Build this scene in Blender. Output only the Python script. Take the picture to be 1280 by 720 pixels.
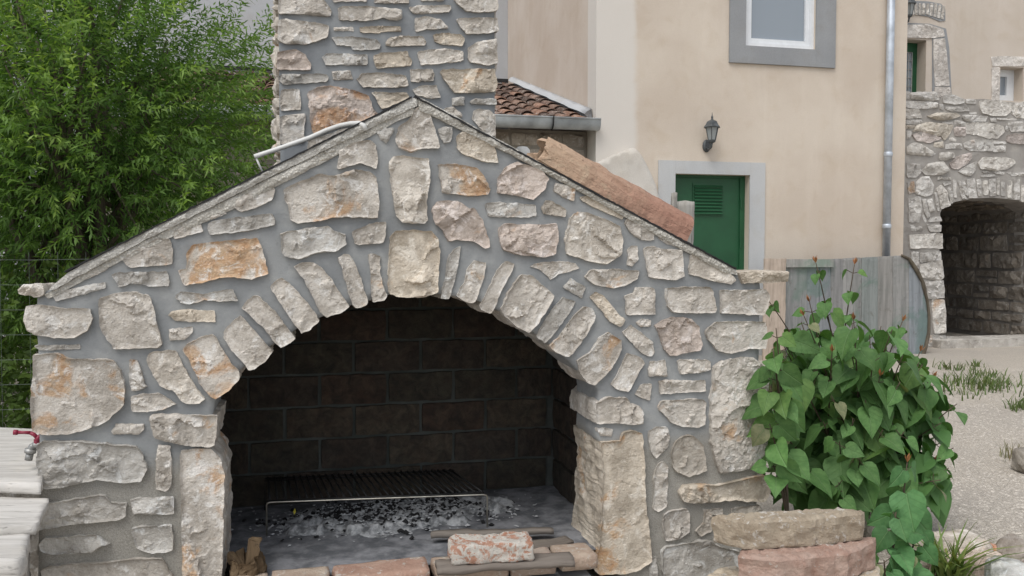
import bpy, bmesh, math, random
import numpy as np
from mathutils import Vector, Matrix, Euler
from mathutils.geometry import delaunay_2d_cdt

for o in list(bpy.data.objects): bpy.data.objects.remove(o)
S = bpy.context.scene
COL = S.collection
R = math.radians

# ------------------------------------------------------------------ camera
F = 1050.0                      # focal length in pixels of a 1280 wide picture
CAMH = 1.30
HOR = 315.0                     # image row of the horizon
PITCH = math.atan((360.0-HOR)/F)
cam = bpy.data.objects.new('camera', bpy.data.cameras.new('camera'))
COL.objects.link(cam); S.camera = cam
cam.location = (0, 0, CAMH)
cam.rotation_euler = (math.pi/2-PITCH, 0, 0)
cam.data.sensor_width = 36.0
cam.data.lens = F/1280*36.0
cam.data.clip_start = 0.05
cam.data.clip_end = 2000
S.render.resolution_x = 1024; S.render.resolution_y = 576

# ------------------------------------------------------------------ light (overcast)
SUN_EL, SUN_AZ = R(58), R(-150)          # azimuth measured from +Y clockwise; behind the camera, a little left
wd = bpy.data.worlds.new('World'); S.world = wd; wd.use_nodes = True
wn = wd.node_tree; wn.nodes.clear()
sky = wn.nodes.new('ShaderNodeTexSky'); sky.sky_type = 'NISHITA'; sky.sun_disc = False
sky.sun_elevation = SUN_EL; sky.sun_rotation = SUN_AZ
sky.air_density = 1.0; sky.dust_density = 1.5; sky.ozone_density = 1.0
hs = wn.nodes.new('ShaderNodeHueSaturation'); hs.inputs['Saturation'].default_value = 0.29
bg = wn.nodes.new('ShaderNodeBackground'); bg.inputs['Strength'].default_value = 0.13
wo = wn.nodes.new('ShaderNodeOutputWorld')
wn.links.new(sky.outputs[0], hs.inputs['Color']); wn.links.new(hs.outputs[0], bg.inputs[0]); wn.links.new(bg.outputs[0], wo.inputs[0])
sl = bpy.data.lights.new('sun', 'SUN'); sl.energy = 1.3; sl.angle = R(35); sl.color = (1.0, 0.97, 0.92)
sun = bpy.data.objects.new('sun', sl); COL.objects.link(sun)
sd = Vector((math.sin(SUN_AZ)*math.cos(SUN_EL), math.cos(SUN_AZ)*math.cos(SUN_EL), math.sin(SUN_EL)))
sun.rotation_euler = (-sd).to_track_quat('-Z', 'Y').to_euler()
S.view_settings.view_transform = 'Standard'; S.view_settings.look = 'None'
S.view_settings.exposure = 0.50; S.view_settings.gamma = 1.0
try: S.view_settings.use_curve_mapping = False
except Exception: pass

# ------------------------------------------------------------------ pixel rays and frames
CAM = np.array([0, 0, CAMH])
_sp, _cp = math.sin(PITCH), math.cos(PITCH)
def ray(px, py):
    dx, dy = (px-640)/F, (360-py)/F
    return np.array([dx, _cp+_sp*dy, -_sp+_cp*dy])
def gp(px, py, w=0.0):                       # the point of the level w seen at this pixel
    d = ray(px, py); t = (w-CAMH)/d[2]
    return CAM+t*d
class Frame:
    def __init__(s, x, y, deg):
        s.o = np.array([x, y, 0.0]); s.a = R(deg)
        s.ux = np.array([math.cos(s.a), math.sin(s.a), 0]); s.uy = np.array([-math.sin(s.a), math.cos(s.a), 0])
    def px(s, px, py, v=0.0):                # pixel -> (u, w) on the plane v
        d = ray(px, py); t = (v-(CAM-s.o)@s.uy)/(d@s.uy)
        p = CAM+t*d-s.o
        return (float(p@s.ux), float(p[2]))
    def poly(s, pts, v=0.0): return [s.px(x, y, v) for x, y in pts]
    def uv(s, px, py, w):                    # pixel -> (u, v) on the level w
        p = gp(px, py, w)-s.o
        return (float(p@s.ux), float(p@s.uy))
    def world(s, u, v, w=0.0): return tuple(s.o+u*s.ux+v*s.uy+np.array([0, 0, w]))
BQ = Frame(0, 3.0, 14)                        # the barbecue's front plane
HF = Frame(2.48, 10.4, 13)                    # the house's facade

# ------------------------------------------------------------------ numpy noise
def _hash(i, j, k, seed):
    h = (i*374761393+j*668265263+k*2147483647+seed*974634777) & 0xffffffff
    h = ((h ^ (h >> 13))*1274126177) & 0xffffffff
    h = ((h ^ (h >> 15))*2246822519) & 0xffffffff
    return ((h ^ (h >> 16)) & 0xffff)/65535.0*2-1
def vnoise(P, seed=0):
    P = np.asarray(P, float); i = np.floor(P).astype(np.int64); f = P-i
    f = f*f*f*(f*(f*6-15)+10); r = 0
    for a in (0, 1):
        for b in (0, 1):
            for c in (0, 1):
                wgt = (f[:, 0] if a else 1-f[:, 0])*(f[:, 1] if b else 1-f[:, 1])*(f[:, 2] if c else 1-f[:, 2])
                r = r+wgt*_hash(i[:, 0]+a, i[:, 1]+b, i[:, 2]+c, seed)
    return r
def fbm(P, seed=0, octv=4, gain=.5):
    P = np.asarray(P, float); r = 0; a = 1.0
    for k in range(octv): r = r+a*vnoise(P*(2.03**k), seed+k*17); a *= gain
    return r

# ------------------------------------------------------------------ objects
def link(o): COL.objects.link(o); return o
def thing(name, label, cat, loc=(0, 0, 0), rotz=0, group=None):
    o = link(bpy.data.objects.new(name, None)); o.location = loc; o.rotation_euler = (0, 0, rotz)
    o.empty_display_size = .1
    return tag(o, label, cat, group)
def tag(o, label=None, cat=None, group=None, kind=None):
    if label: o['label'] = label
    if cat: o['category'] = cat
    if group: o['group'] = group
    if kind: o['kind'] = kind
    return o
def mesh(name, V, Fc, mat, parent=None, smooth=False, color=None, mats=None, fm=None, loc=None, rot=None):
    m = bpy.data.meshes.new(name); m.from_pydata([tuple(map(float, v)) for v in V], [], [tuple(map(int, f)) for f in Fc])
    for x in (mats or [mat]): m.materials.append(x)
    if fm is not None: m.polygons.foreach_set('material_index', np.asarray(fm, dtype=np.int32))
    m.polygons.foreach_set('use_smooth', [smooth]*len(m.polygons)); m.update()
    o = link(bpy.data.objects.new(name, m)); o.parent = parent
    if color is not None: o.color = color
    if loc is not None: o.location = loc
    if rot is not None: o.rotation_euler = rot
    return o
def inst(name, data, parent=None, loc=(0, 0, 0), rot=(0, 0, 0), scale=(1, 1, 1), color=None):
    o = link(bpy.data.objects.new(name, data)); o.parent = parent
    o.location = loc; o.rotation_euler = rot; o.scale = scale
    if color is not None: o.color = color
    return o
class MB:
    def __init__(s): s.V = []; s.F = []; s.M = []
    def add(s, V, Fc, mi=0):
        n = len(s.V); s.V += [tuple(v) for v in V]; s.F += [tuple(i+n for i in f) for f in Fc]; s.M += [mi]*len(Fc); return s
    def box(s, a, b, mi=0):
        (x0, y0, z0), (x1, y1, z1) = a, b
        V = [(x0,y0,z0),(x1,y0,z0),(x1,y1,z0),(x0,y1,z0),(x0,y0,z1),(x1,y0,z1),(x1,y1,z1),(x0,y1,z1)]
        return s.add(V, [(0,3,2,1),(4,5,6,7),(0,1,5,4),(1,2,6,5),(2,3,7,6),(3,0,4,7)], mi)
    def prism(s, poly, v0, v1, mi=0):        # (u,w) outline between depths v0 < v1
        n = len(poly)
        V = [(u, v0, w) for u, w in poly]+[(u, v1, w) for u, w in poly]
        ar = sum(poly[i][0]*poly[(i+1)%n][1]-poly[(i+1)%n][0]*poly[i][1] for i in range(n))
        if ar < 0:
            V = V[:n][::-1]+V[n:][::-1]
        return s.add(V, [tuple(range(n)), tuple(range(2*n-1, n-1, -1))]+[(i, i+n, (i+1)%n+n, (i+1)%n) for i in range(n)], mi)
    def tube(s, pts, r, n=8, mi=0, caps=True):
        P = [Vector(p) for p in pts]; rr = r if hasattr(r, '__len__') else [r]*len(P); rings = []
        up = None; base = len(s.V); V = []
        for i, p in enumerate(P):
            t = (P[min(i+1, len(P)-1)]-P[max(i-1, 0)]).normalized()
            if up is None:
                up = Vector((0, 0, 1)) if abs(t.z) < .9 else Vector((1, 0, 0))
            a = t.cross(up).normalized(); b = a.cross(t).normalized(); up = b
            for k in range(n):
                q = 2*math.pi*k/n; V.append(tuple(p+float(rr[i])*(a*math.cos(q)+b*math.sin(q))))
        Fc = []
        for i in range(len(P)-1):
            for k in range(n): Fc.append((i*n+k, (i+1)*n+k, (i+1)*n+(k+1)%n, i*n+(k+1)%n))
        if caps: Fc += [tuple(range(n)), tuple(range((len(P)-1)*n+n-1, (len(P)-1)*n-1, -1))]
        return s.add(V, Fc, mi)
    def lathe(s, prof, n=12, c=(0, 0, 0), mi=0, ph=0.0):
        V = []; Fc = []
        for r, z in prof:
            for k in range(n):
                q = 2*math.pi*k/n+ph; V.append((c[0]+r*math.cos(q), c[1]+r*math.sin(q), c[2]+z))
        for i in range(len(prof)-1):
            for k in range(n): Fc.append((i*n+k, i*n+(k+1)%n, (i+1)*n+(k+1)%n, (i+1)*n+k))
        Fc += [tuple(range(n-1, -1, -1)), tuple(range((len(prof)-1)*n, len(prof)*n))]
        return s.add(V, Fc, mi)
    def build(s, name, mat, parent=None, smooth=False, **k):
        ms = mat if isinstance(mat, list) else None
        return mesh(name, s.V, s.F, mat if ms is None else None, parent, smooth, mats=ms, fm=s.M if ms else None, **k)

def resample(poly, step):
    P = np.array(poly, float); out = []
    n = len(P)
    for i in range(n):
        a, b = P[i], P[(i+1) % n]; L = np.linalg.norm(b-a); k = max(1, int(round(L/step)))
        for j in range(k): out.append(a+(b-a)*j/k)
    return np.array(out)
def seg_dist(Q, P):                           # distance of points Q to closed outline P
    d = np.full(len(Q), 1e9)
    for i in range(len(P)):
        a = P[i]; b = P[(i+1) % len(P)]; ab = b-a; L2 = ab@ab+1e-12
        t = np.clip(((Q-a)@ab)/L2, 0, 1)
        d = np.minimum(d, np.linalg.norm(Q-(a+t[:, None]*ab), axis=1))
    return d
def inside(Q, P):
    c = np.zeros(len(Q), bool); n = len(P); j = n-1
    for i in range(n):
        xi, yi = P[i]; xj, yj = P[j]
        m = ((yi > Q[:, 1]) != (yj > Q[:, 1])) & (Q[:, 0] < (xj-xi)*(Q[:, 1]-yi)/((yj-yi)+1e-15)+xi)
        c ^= m; j = i
    return c
def rough_slab(poly, prot, back, step, seed, amp=.004, facets=6, tilt=.3, edge=.014, rim=.35, jit=.0015, ring=None, flat=0.0, cap=False, cell=.026):
    """outline (a,b) -> vertices (a,b,c): a broken stone face bulging to c=prot, its sides running back to c=-back"""
    rnd = np.random.default_rng(seed)
    P = np.array(poly, float)
    if sum(P[i][0]*P[(i+1)%len(P)][1]-P[(i+1)%len(P)][0]*P[i][1] for i in range(len(P))) < 0: P = P[::-1]
    O = resample(P, step)
    # cut the corners a little and roughen the outline
    O = .72*O+.14*np.roll(O, 1, 0)+.14*np.roll(O, -1, 0)
    c0 = O.mean(0)
    nz = np.stack([fbm(np.c_[O/(step*3.0), np.full(len(O), seed % 97)], seed+3, 3), fbm(np.c_[O/(step*3.0), np.full(len(O), seed % 89+.5)], seed+9, 3)], 1)
    O = O+nz*jit
    lo, hi = O.min(0), O.max(0)
    gx = np.arange(lo[0]+step*.5, hi[0], step); gy = np.arange(lo[1]+step*.5, hi[1], step*.9)
    if len(gx) == 0 or len(gy) == 0: G = np.zeros((0, 2))
    else:
        G = np.stack(np.meshgrid(gx, gy), -1).reshape(-1, 2)+rnd.uniform(-.33, .33, (len(gx)*len(gy), 2))*step
        G = G[inside(G, O)]
        if len(G): G = G[seg_dist(G, O) > step*.45]
    n = len(O); allv = np.vstack([O, G])
    res = delaunay_2d_cdt([Vector((float(x), float(y))) for x, y in allv], [], [list(range(n))], 1, 1e-7)
    V2 = np.array([(v.x, v.y) for v in res[0]]); tris = [tuple(f) for f in res[2]]
    if len(V2) != len(allv):                   # merged or crossing outline: fall back to what came out
        pass
    d = seg_dist(V2, O); L = math.sqrt(max(1e-6, abs(np.ptp(O[:, 0])*np.ptp(O[:, 1]))))
    ew = min(edge, .35*min(np.ptp(O[:, 0]), np.ptp(O[:, 1])))
    e = np.clip(d/ew, 0, 1); e = 1-(1-e)**2
    wp = V2+.10*L*np.stack([fbm(np.c_[V2/(L*.45), np.full(len(V2), 1.3)], seed+21, 2), fbm(np.c_[V2/(L*.45), np.full(len(V2), 7.7)], seed+22, 2)], 1)
    cen = rnd.uniform(lo, hi, (facets, 2)); gr = rnd.normal(0, tilt, (facets, 2)); off = prot*rnd.uniform(.70, 1.15, facets)
    pl = np.stack([off[k]+(wp-cen[k])@gr[k]*np.clip(prot/(.16*L+1e-6), .3, 1.2) for k in range(facets)], 1)
    mn = pl.min(1); vor = pl[np.arange(len(wp)), np.argmin(np.linalg.norm(wp[:, None]-cen[None], axis=2), 1)]
    ht = np.clip(.45*mn+.55*vor, prot*.28, prot*1.6)
    ht = ht*(1-flat)+prot*flat
    nf = amp*(fbm(np.c_[V2/.035, np.full(len(V2), seed*.13)], seed+5, 4, .55)) + amp*.45*(1-2*np.abs(fbm(np.c_[V2/.018, np.full(len(V2), seed*.7)], seed+8, 2)))
    nc = int(np.clip(np.ptp(O[:, 0])*np.ptp(O[:, 1])/(cell*cell), 3, 160))
    c2 = rnd.uniform(lo, hi, (nc, 2)); g2 = rnd.normal(0, .33, (nc, 2)); o2 = rnd.uniform(-1, 1, nc)*amp*.55
    w2 = V2+.25*cell*np.stack([fbm(np.c_[V2/(cell*.6), np.full(len(V2), 3.3)], seed+41, 2), fbm(np.c_[V2/(cell*.6), np.full(len(V2), 9.1)], seed+42, 2)], 1)
    k2 = np.argmin(((w2[:, None]-c2[None])**2).sum(2), 1)
    nf = nf*.62+np.clip(o2[k2]+((w2-c2[k2])*g2[k2]).sum(1), -amp*1.4, amp*1.4)*(1 if cell < 1 else 0)
    nf = nf*.46
    rm = prot*rim
    h = rm+(ht-rm)*e+nf*np.clip(e*1.2, .15, 1)
    h = np.maximum(h, rm*.55)
    V = [(V2[i, 0], V2[i, 1], h[i]) for i in range(len(V2))]
    Fc = list(tris)
    # boundary loop of the triangulation
    cnt = {}
    for t in tris:
        for a, b in ((t[0], t[1]), (t[1], t[2]), (t[2], t[0])): cnt[(a, b)] = 1
    bd = [(a, b) for (a, b) in cnt if (b, a) not in cnt]
    rings = max(1, int(round((back+rm)/(ring or max(step*1.5, (back+rm)/8)))))
    prev = {a: a for a, b in bd}; prev.update({b: b for a, b in bd})
    keys = list(prev)
    for r in range(1, rings+1):
        cur = {}
        z = -back*r/rings
        pts = np.array([[V2[k, 0], V2[k, 1], z] for k in keys])
        if rings > 1 and len(pts):
            q = np.stack([fbm(pts/(.05), seed+31, 3), fbm(pts/.05, seed+37, 3)], 1)*amp*1.2
            inw = c0-pts[:, :2]; inw = inw/(np.linalg.norm(inw, axis=1)[:, None]+1e-9)
            q = q+inw*(.25*amp*r/rings)
            if r == rings and cap: q = q+inw*edge*.6
            pts[:, :2] += q
        for k, p in zip(keys, pts): cur[k] = len(V); V.append(tuple(p))
        for a, b in bd: Fc.append((prev[a], cur[a], cur[b], prev[b]))
        prev = cur
    if cap:
        # close the underside with a fan
        ci = len(V); V.append((c0[0], c0[1], -back))
        for a, b in bd: Fc.append((prev[b], prev[a], ci))
    return V, Fc
def wallmap(V, v0=0.0): return [(a, v0-c, b) for a, b, c in V]
def rough_block(sx, sy, sz, r, amp, seed, step, freq=.06):
    """worn block, base at z=0, centred in x and y"""
    bm = bmesh.new(); V = []; Fc = []
    nx, ny, nzz = [max(2, int(round(s/step))) for s in (sx, sy, sz)]
    idx = {}
    def vid(i, j, k):
        if (i, j, k) not in idx: idx[(i, j, k)] = len(V); V.append((-sx/2+sx*i/nx, -sy/2+sy*j/ny, -sz/2+sz*k/nzz))
        return idx[(i, j, k)]
    for i in range(nx):
        for j in range(ny):
            Fc.append((vid(i,j,0), vid(i,j+1,0), vid(i+1,j+1,0), vid(i+1,j,0))); Fc.append((vid(i,j,nzz), vid(i+1,j,nzz), vid(i+1,j+1,nzz), vid(i,j+1,nzz)))
    for i in range(nx):
        for k in range(nzz):
            Fc.append((vid(i,0,k), vid(i+1,0,k), vid(i+1,0,k+1), vid(i,0,k+1))); Fc.append((vid(i,ny,k), vid(i,ny,k+1), vid(i+1,ny,k+1), vid(i+1,ny,k)))
    for j in range(ny):
        for k in range(nzz):
            Fc.append((vid(0,j,k), vid(0,j,k+1), vid(0,j+1,k+1), vid(0,j+1,k))); Fc.append((vid(nx,j,k), vid(nx,j+1,k), vid(nx,j+1,k+1), vid(nx,j,k+1)))
    bm.free()
    P = np.array(V); h = np.array([sx, sy, sz])/2
    inn = np.clip(P, -(h-r), h-r); dlt = P-inn; ln = np.linalg.norm(dlt, axis=1)[:, None]
    P = np.where(ln > 1e-9, inn+dlt/(ln+1e-12)*np.minimum(ln, r), P)
    off = np.array([seed*1.37 % 50, seed*.71 % 50, 0])
    N = np.stack([fbm(P/freq+off+7*k, seed+k*11, 4) for k in range(3)], 1)
    P = P+N*amp
    P[:, 2] += sz/2
    return P.tolist(), Fc

def rubble(u0, u1, w0, w1, rowh, lenr, joint, rnd):
    """coursed rubble outlines inside a rectangle"""
    out = []; w = w0
    while w < w1-.3*rowh:
        h = min(rowh*rnd.uniform(.65, 1.4), w1-w); u = u0+rnd.uniform(-.3, 0)*rowh
        while u < u1:
            l = rowh*rnd.uniform(*lenr)
            a, b = max(u, u0), min(u+l, u1)
            if b-a > rowh*.35:
                hh = [h]
                if h > rowh*1.05 and rnd.random() < .35: hh = [h*.45, h*.55]
                z = w
                for q in hh:
                    j = joint/2; k = .16*min(q, b-a)
                    J = lambda s=1.: rnd.uniform(-k, k*.4)*s
                    pts = [(a+j-J(.5), z+j-J(.5)), ((a+b)/2+J(), z+j-J(.4)), (b-j+J(.5), z+j-J(.5)), (b-j+J(.4), z+q/2+J()), (b-j+J(.6), z+q-j+J(.5)), ((a+b)/2+J(), z+q-j+J(.4)), (a+j-J(.6), z+q-j+J(.5)), (a+j-J(.3), z+q/2+J())]
                    out.append(pts); z += q
            u += l
        w += h
    return out

# ------------------------------------------------------------------ materials
class NT:
    def __init__(s, name):
        s.m = bpy.data.materials.new(name); s.m.use_nodes = True; s.t = s.m.node_tree; s.t.nodes.clear()
        s.out = s.t.nodes.new('ShaderNodeOutputMaterial'); s._co = None
    def n(s, typ, **kw):
        x = s.t.nodes.new('ShaderNode'+typ)
        for k, v in kw.items(): setattr(x, k, v)
        return x
    def put(s, sock, v):
        if v is None: return
        if hasattr(v, 'is_output'): s.t.links.new(v, sock)
        else:
            if isinstance(v, tuple) and len(v) == 3 and sock.type == 'RGBA': v = (*v, 1)
            sock.default_value = v
    def co(s, scale=(1, 1, 1), rnd=True):
        tc = s.n('TexCoord'); mp = s.n('Mapping'); s.put(mp.inputs['Vector'], tc.outputs['Object']); mp.inputs['Scale'].default_value = scale
        if rnd:
            oi = s.n('ObjectInfo'); m = s.n('Vector' 'Math', operation='MULTIPLY_ADD')
            cm = s.n('CombineXYZ')
            for k, f in enumerate((37.0, 53.0, 71.0)): s.put(cm.inputs[k], s.math('MULTIPLY', oi.outputs['Random'], f))
            va = s.n('VectorMath', operation='ADD'); s.put(va.inputs[0], mp.outputs[0]); s.put(va.inputs[1], cm.outputs[0]); s.t.nodes.remove(m)
            return va.outputs[0]
        return mp.outputs[0]
    def noise(s, co, scale, detail=6, rough=.6, dist=0.0):
        x = s.n('TexNoise'); s.put(x.inputs['Vector'], co); x.inputs['Scale'].default_value = scale; x.inputs['Detail'].default_value = detail
        x.inputs['Roughness'].default_value = rough; x.inputs['Distortion'].default_value = dist; return x.outputs['Fac']
    def vor(s, co, scale, feature='F1', out='Distance'):
        x = s.n('TexVoronoi', feature=feature); s.put(x.inputs['Vector'], co); x.inputs['Scale'].default_value = scale; return x.outputs[out]
    def math(s, op, a, b=None, c=None):
        x = s.n('Math', operation=op)
        s.put(x.inputs[0], a); s.put(x.inputs[1], b); s.put(x.inputs[2], c); return x.outputs[0]
    def ramp(s, fac, a, b, lo=0.0, hi=1.0):                 # smooth threshold a..b
        x = s.n('MapRange', interpolation_type='SMOOTHSTEP'); s.put(x.inputs['Value'], fac)
        s.put(x.inputs['From Min'], a); s.put(x.inputs['From Max'], b); x.inputs['To Min'].default_value = lo; x.inputs['To Max'].default_value = hi; return x.outputs[0]
    def mix(s, fac, a, b, mode='MIX'):
        x = s.n('Mix', data_type='RGBA', blend_type=mode); s.put(x.inputs[0], fac); s.put(x.inputs[6], a); s.put(x.inputs[7], b); return x.outputs[2]
    def bump(s, h, strength=.5, dist=.01, prev=None):
        x = s.n('Bump'); s.put(x.inputs['Height'], h); x.inputs['Strength'].default_value = strength; x.inputs['Distance'].default_value = dist
        if prev is not None: s.put(x.inputs['Normal'], prev)
        return x.outputs[0]
    def pbr(s, col, rough=.9, nrm=None, metal=0.0, spec=.3, **kw):
        x = s.n('BsdfPrincipled'); s.put(x.inputs['Base Color'], col); s.put(x.inputs['Roughness'], rough); x.inputs['Metallic'].default_value = metal
        x.inputs['Specular IOR Level'].default_value = spec
        if nrm is not None: s.put(x.inputs['Normal'], nrm)
        for k, v in kw.items(): s.put(x.inputs[k], v)
        return x.outputs[0]
    def done(s, sh): s.put(s.out.inputs[0], sh); return s.m

def mat_limestone(name, sc=1.0, base=((.42,.385,.34),(.62,.58,.525)), white=.5, rustcol=(.42,.21,.075)):
    t = NT(name); c = t.co(); oi = t.n('ObjectInfo')
    n1 = t.noise(c, 9*sc, 4, .62); n2 = t.noise(c, 34*sc, 5, .68); n3 = t.noise(c, 120*sc, 3, .7)
    nr = t.noise(c, 7.5*sc, 5, .58, .6); nw = t.noise(c, 15*sc, 6, .72, .8); nd = t.noise(c, 24*sc, 4, .7, .4)
    col = t.mix(t.ramp(n1, .38, .60), base[0], base[1])
    col = t.mix(t.ramp(n2, .35, .7, 0, .5), col, t.mix(1, col, (.72,.69,.65), 'MULTIPLY'))
    # iron stain, amount in the object colour's alpha
    th = t.math('MULTIPLY_ADD', oi.outputs['Alpha'], -.34, .735)
    rust = t.ramp(nr, th, t.math('ADD', th, .12))
    stain = t.mix(t.ramp(n2, .35, .65), rustcol, (.55,.38,.23))
    col = t.mix(t.math('MULTIPLY', rust, .72), col, stain)
    # grey weathered skin
    col = t.mix(t.ramp(nd, .57, .74, 0, .5), col, (.27,.255,.24))
    # pale crystalline crust
    col = t.mix(t.math('MULTIPLY', t.ramp(nw, .535, .64), white*1.7), col, (.71,.69,.655))
    nv = t.noise(c, 70*sc, 5, .75, 1.2)
    col = t.mix(t.ramp(nv, .56, .66, 0, .45), col, (.74,.725,.70)); col = t.mix(t.ramp(nv, .43, .33, 0, .4), col, t.mix(1, col, (.55,.52,.49), 'MULTIPLY'))
    col = t.mix(1.0, col, oi.outputs['Color'], 'MULTIPLY')
    h = t.math('ADD', n2, t.math('MULTIPLY', n3, .6))
    b = t.bump(h, .75, .011/sc)
    return t.done(t.pbr(col, .88, b, spec=.25))
def mat_mortar(name, a, b_, sc=1.0, grain=.5, sandy=None):
    t = NT(name); c = t.co(rnd=False)
    n1 = t.noise(c, 4*sc, 6, .6); n2 = t.noise(c, 16*sc, 6, .6, .5); n3 = t.noise(c, 260*sc, 4, .7); n4 = t.noise(c, 45*sc, 6, .65)
    col = t.mix(t.ramp(n1, .35, .65), a, b_)
    col = t.mix(t.ramp(n2, .48, .70, 0, .5), col, t.mix(1, col, (1.26,1.24,1.2), 'MULTIPLY'))
    col = t.mix(t.ramp(n4, .55, .75, 0, .38), col, t.mix(1, col, (.7,.69,.67), 'MULTIPLY'))
    g = grain
    if sandy:                                   # a coarser, browner mix used for the lower courses
        sx = t.n('SeparateXYZ'); tc = t.n('TexCoord'); t.put(sx.inputs[0], tc.outputs['Object'])
        z = t.math('ADD', sx.outputs[2], t.math('MULTIPLY', t.math('SUBTRACT', n1, .5), .25))
        # the older mix sits low on both pillars; the middle joints were done later
        side = t.math('ABSOLUTE', t.math('SUBTRACT', sx.outputs[0], sandy[2]))
        k = t.math('MULTIPLY', t.ramp(z, sandy[0]+.06, sandy[0]-.06), t.ramp(side, sandy[3]-.1, sandy[3]+.1))
        s2 = t.mix(t.ramp(n3, .3, .7), sandy[1], tuple(x*1.5 for x in sandy[1]))
        col = t.mix(k, col, s2); g = t.math('MULTIPLY_ADD', k, 2.5, grain)
    h = t.math('ADD', t.math('MULTIPLY', n3, g), n4)
    return t.done(t.pbr(col, .92, t.bump(h, .55, .004/sc), spec=.2))
def mat_plaster(name, a, b_, bandu=None, bandcol=None):
    t = NT(name); c = t.co(rnd=False)
    n1 = t.noise(c, .9, 5, .55); n2 = t.noise(c, 3.5, 6, .6, .5); n3 = t.noise(c, 90, 3, .6); n5 = t.noise(t.co((3.2, 3.2, .35), False), 1.5, 6, .6)
    col = t.mix(t.ramp(n1, .35, .65), a, b_)
    col = t.mix(t.ramp(n2, .48, .72, 0, .5), col, t.mix(1, col, (.90,.86,.80), 'MULTIPLY'))
    col = t.mix(t.ramp(n5, .48, .72, 0, .45), col, t.mix(1, col, (1.10,1.12,1.14), 'MULTIPLY'))
    col = t.mix(t.ramp(n3, .3, .7, 0, .5), col, t.mix(1, col, (.80,.80,.80), 'MULTIPLY'))
    if bandu:                                   # paler repaired corner strip
        sx = t.n('SeparateXYZ'); tc = t.n('TexCoord'); t.put(sx.inputs[0], tc.outputs['Object'])
        u = t.math('ADD', sx.outputs[0], t.math('MULTIPLY', t.math('SUBTRACT', n2, .5), .12))
        k = t.ramp(u, bandu+.05, bandu-.05)
        col = t.mix(t.math('MULTIPLY', k, .85), col, bandcol)
    return t.done(t.pbr(col, .95, t.bump(t.math('ADD', n3, t.math('MULTIPLY', n2, 2.0)), .35, .006), spec=.15))
def mat_concrete(name, a, b_, sc=1.0, grain=1.0):
    t = NT(name); c = t.co()
    n1 = t.noise(c, 7*sc, 6, .65); n2 = t.noise(c, 60*sc, 6, .7); v = t.vor(c, 130*sc)
    col = t.mix(t.ramp(n1, .3, .7), a, b_)
    col = t.mix(t.ramp(v, .15, .55, 0, .55), t.mix(1, col, (1.25,1.24,1.2), 'MULTIPLY'), t.mix(1, col, (.62,.61,.6), 'MULTIPLY'))
    h = t.math('ADD', n2, t.math('MULTIPLY', v, -.8*grain))
    return t.done(t.pbr(col, .95, t.bump(h, .7, .006/sc), spec=.2))
def mat_brick(name, a, b_, mort=.0, soot=0.0):
    t = NT(name); c = t.co(); oi = t.n('ObjectInfo')
    n1 = t.noise(c, 12, 7, .65, .4); n2 = t.noise(c, 90, 5, .7); n4 = t.noise(c, 20, 8, .7, .7)
    col = t.mix(t.ramp(n1, .3, .7), a, b_)
    col = t.mix(1.0, col, oi.outputs['Color'], 'MULTIPLY')
    n5 = t.noise(c, 55, 6, .75, .6)
    if mort: col = t.mix(t.ramp(t.math('MULTIPLY_ADD', n5, .45, t.math('MULTIPLY', n4, .55)), .60-mort*.28, .64-mort*.24), col, (.60,.565,.51))
    col = t.mix(t.ramp(n5, .56, .70, 0, .5), col, t.mix(1, col, (.55,.52,.5), 'MULTIPLY'))
    if soot: col = t.mix(t.ramp(n4, .25, .75, soot*.55, soot), col, (.022,.023,.021))
    return t.done(t.pbr(col, .9, t.bump(t.math('ADD', n2, t.math('MULTIPLY', n5, 1.6)), .75, .008), spec=.2))
def mat_wood(name, a, b_, axis=0, dark=.5, sc=1.0):
    t = NT(name); st = [26*sc]*3; st[axis] = 1.6*sc; oi = t.n('ObjectInfo')
    c = t.co(tuple(st)); n1 = t.noise(c, 1.0, 7, .65, .4); n2 = t.noise(c, 4.0, 4, .6); c2 = t.co(); n3 = t.noise(c2, 5*sc, 5, .6)
    col = t.mix(t.ramp(n1, .3, .7), a, b_)
    col = t.mix(t.ramp(n2, .58, .72, 0, dark), col, tuple(x*.35 for x in a))
    col = t.mix(t.ramp(n3, .5, .75, 0, .5), col, t.mix(1, col, (1.2,1.15,1.05), 'MULTIPLY'))
    col = t.mix(1.0, col, oi.outputs['Color'], 'MULTIPLY')
    return t.done(t.pbr(col, .85, t.bump(t.math('ADD', n1, t.math('MULTIPLY', n2, -.6)), .5, .006/sc), spec=.2))
def mat_channel():
    t = NT('clay_channel'); c = t.co(rnd=False); cs = t.co((1.5, 9, 9), False)
    n1 = t.noise(cs, 6, 6, .65, .4); n2 = t.noise(c, 45, 6, .7); n3 = t.noise(c, 9, 5, .65, .5); sx = t.n('SeparateXYZ'); t.put(sx.inputs[0], c)
    k = t.ramp(t.math('ADD', sx.outputs[0], t.math('MULTIPLY', t.math('SUBTRACT', n3, .5), .5)), -.05, .62)
    col = t.mix(k, t.mix(n1, (.46,.31,.21), (.58,.44,.32)), t.mix(n1, (.34,.17,.125), (.47,.29,.215)))
    col = t.mix(t.ramp(n3, .56, .66, 0, .6), col, (.54,.42,.30)); col = t.mix(t.ramp(n2, .56, .7, 0, .6), col, (.17,.10,.07))
    return t.done(t.pbr(col, .92, t.bump(t.math('ADD', n2, n1), .9, .012), spec=.2))
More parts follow.
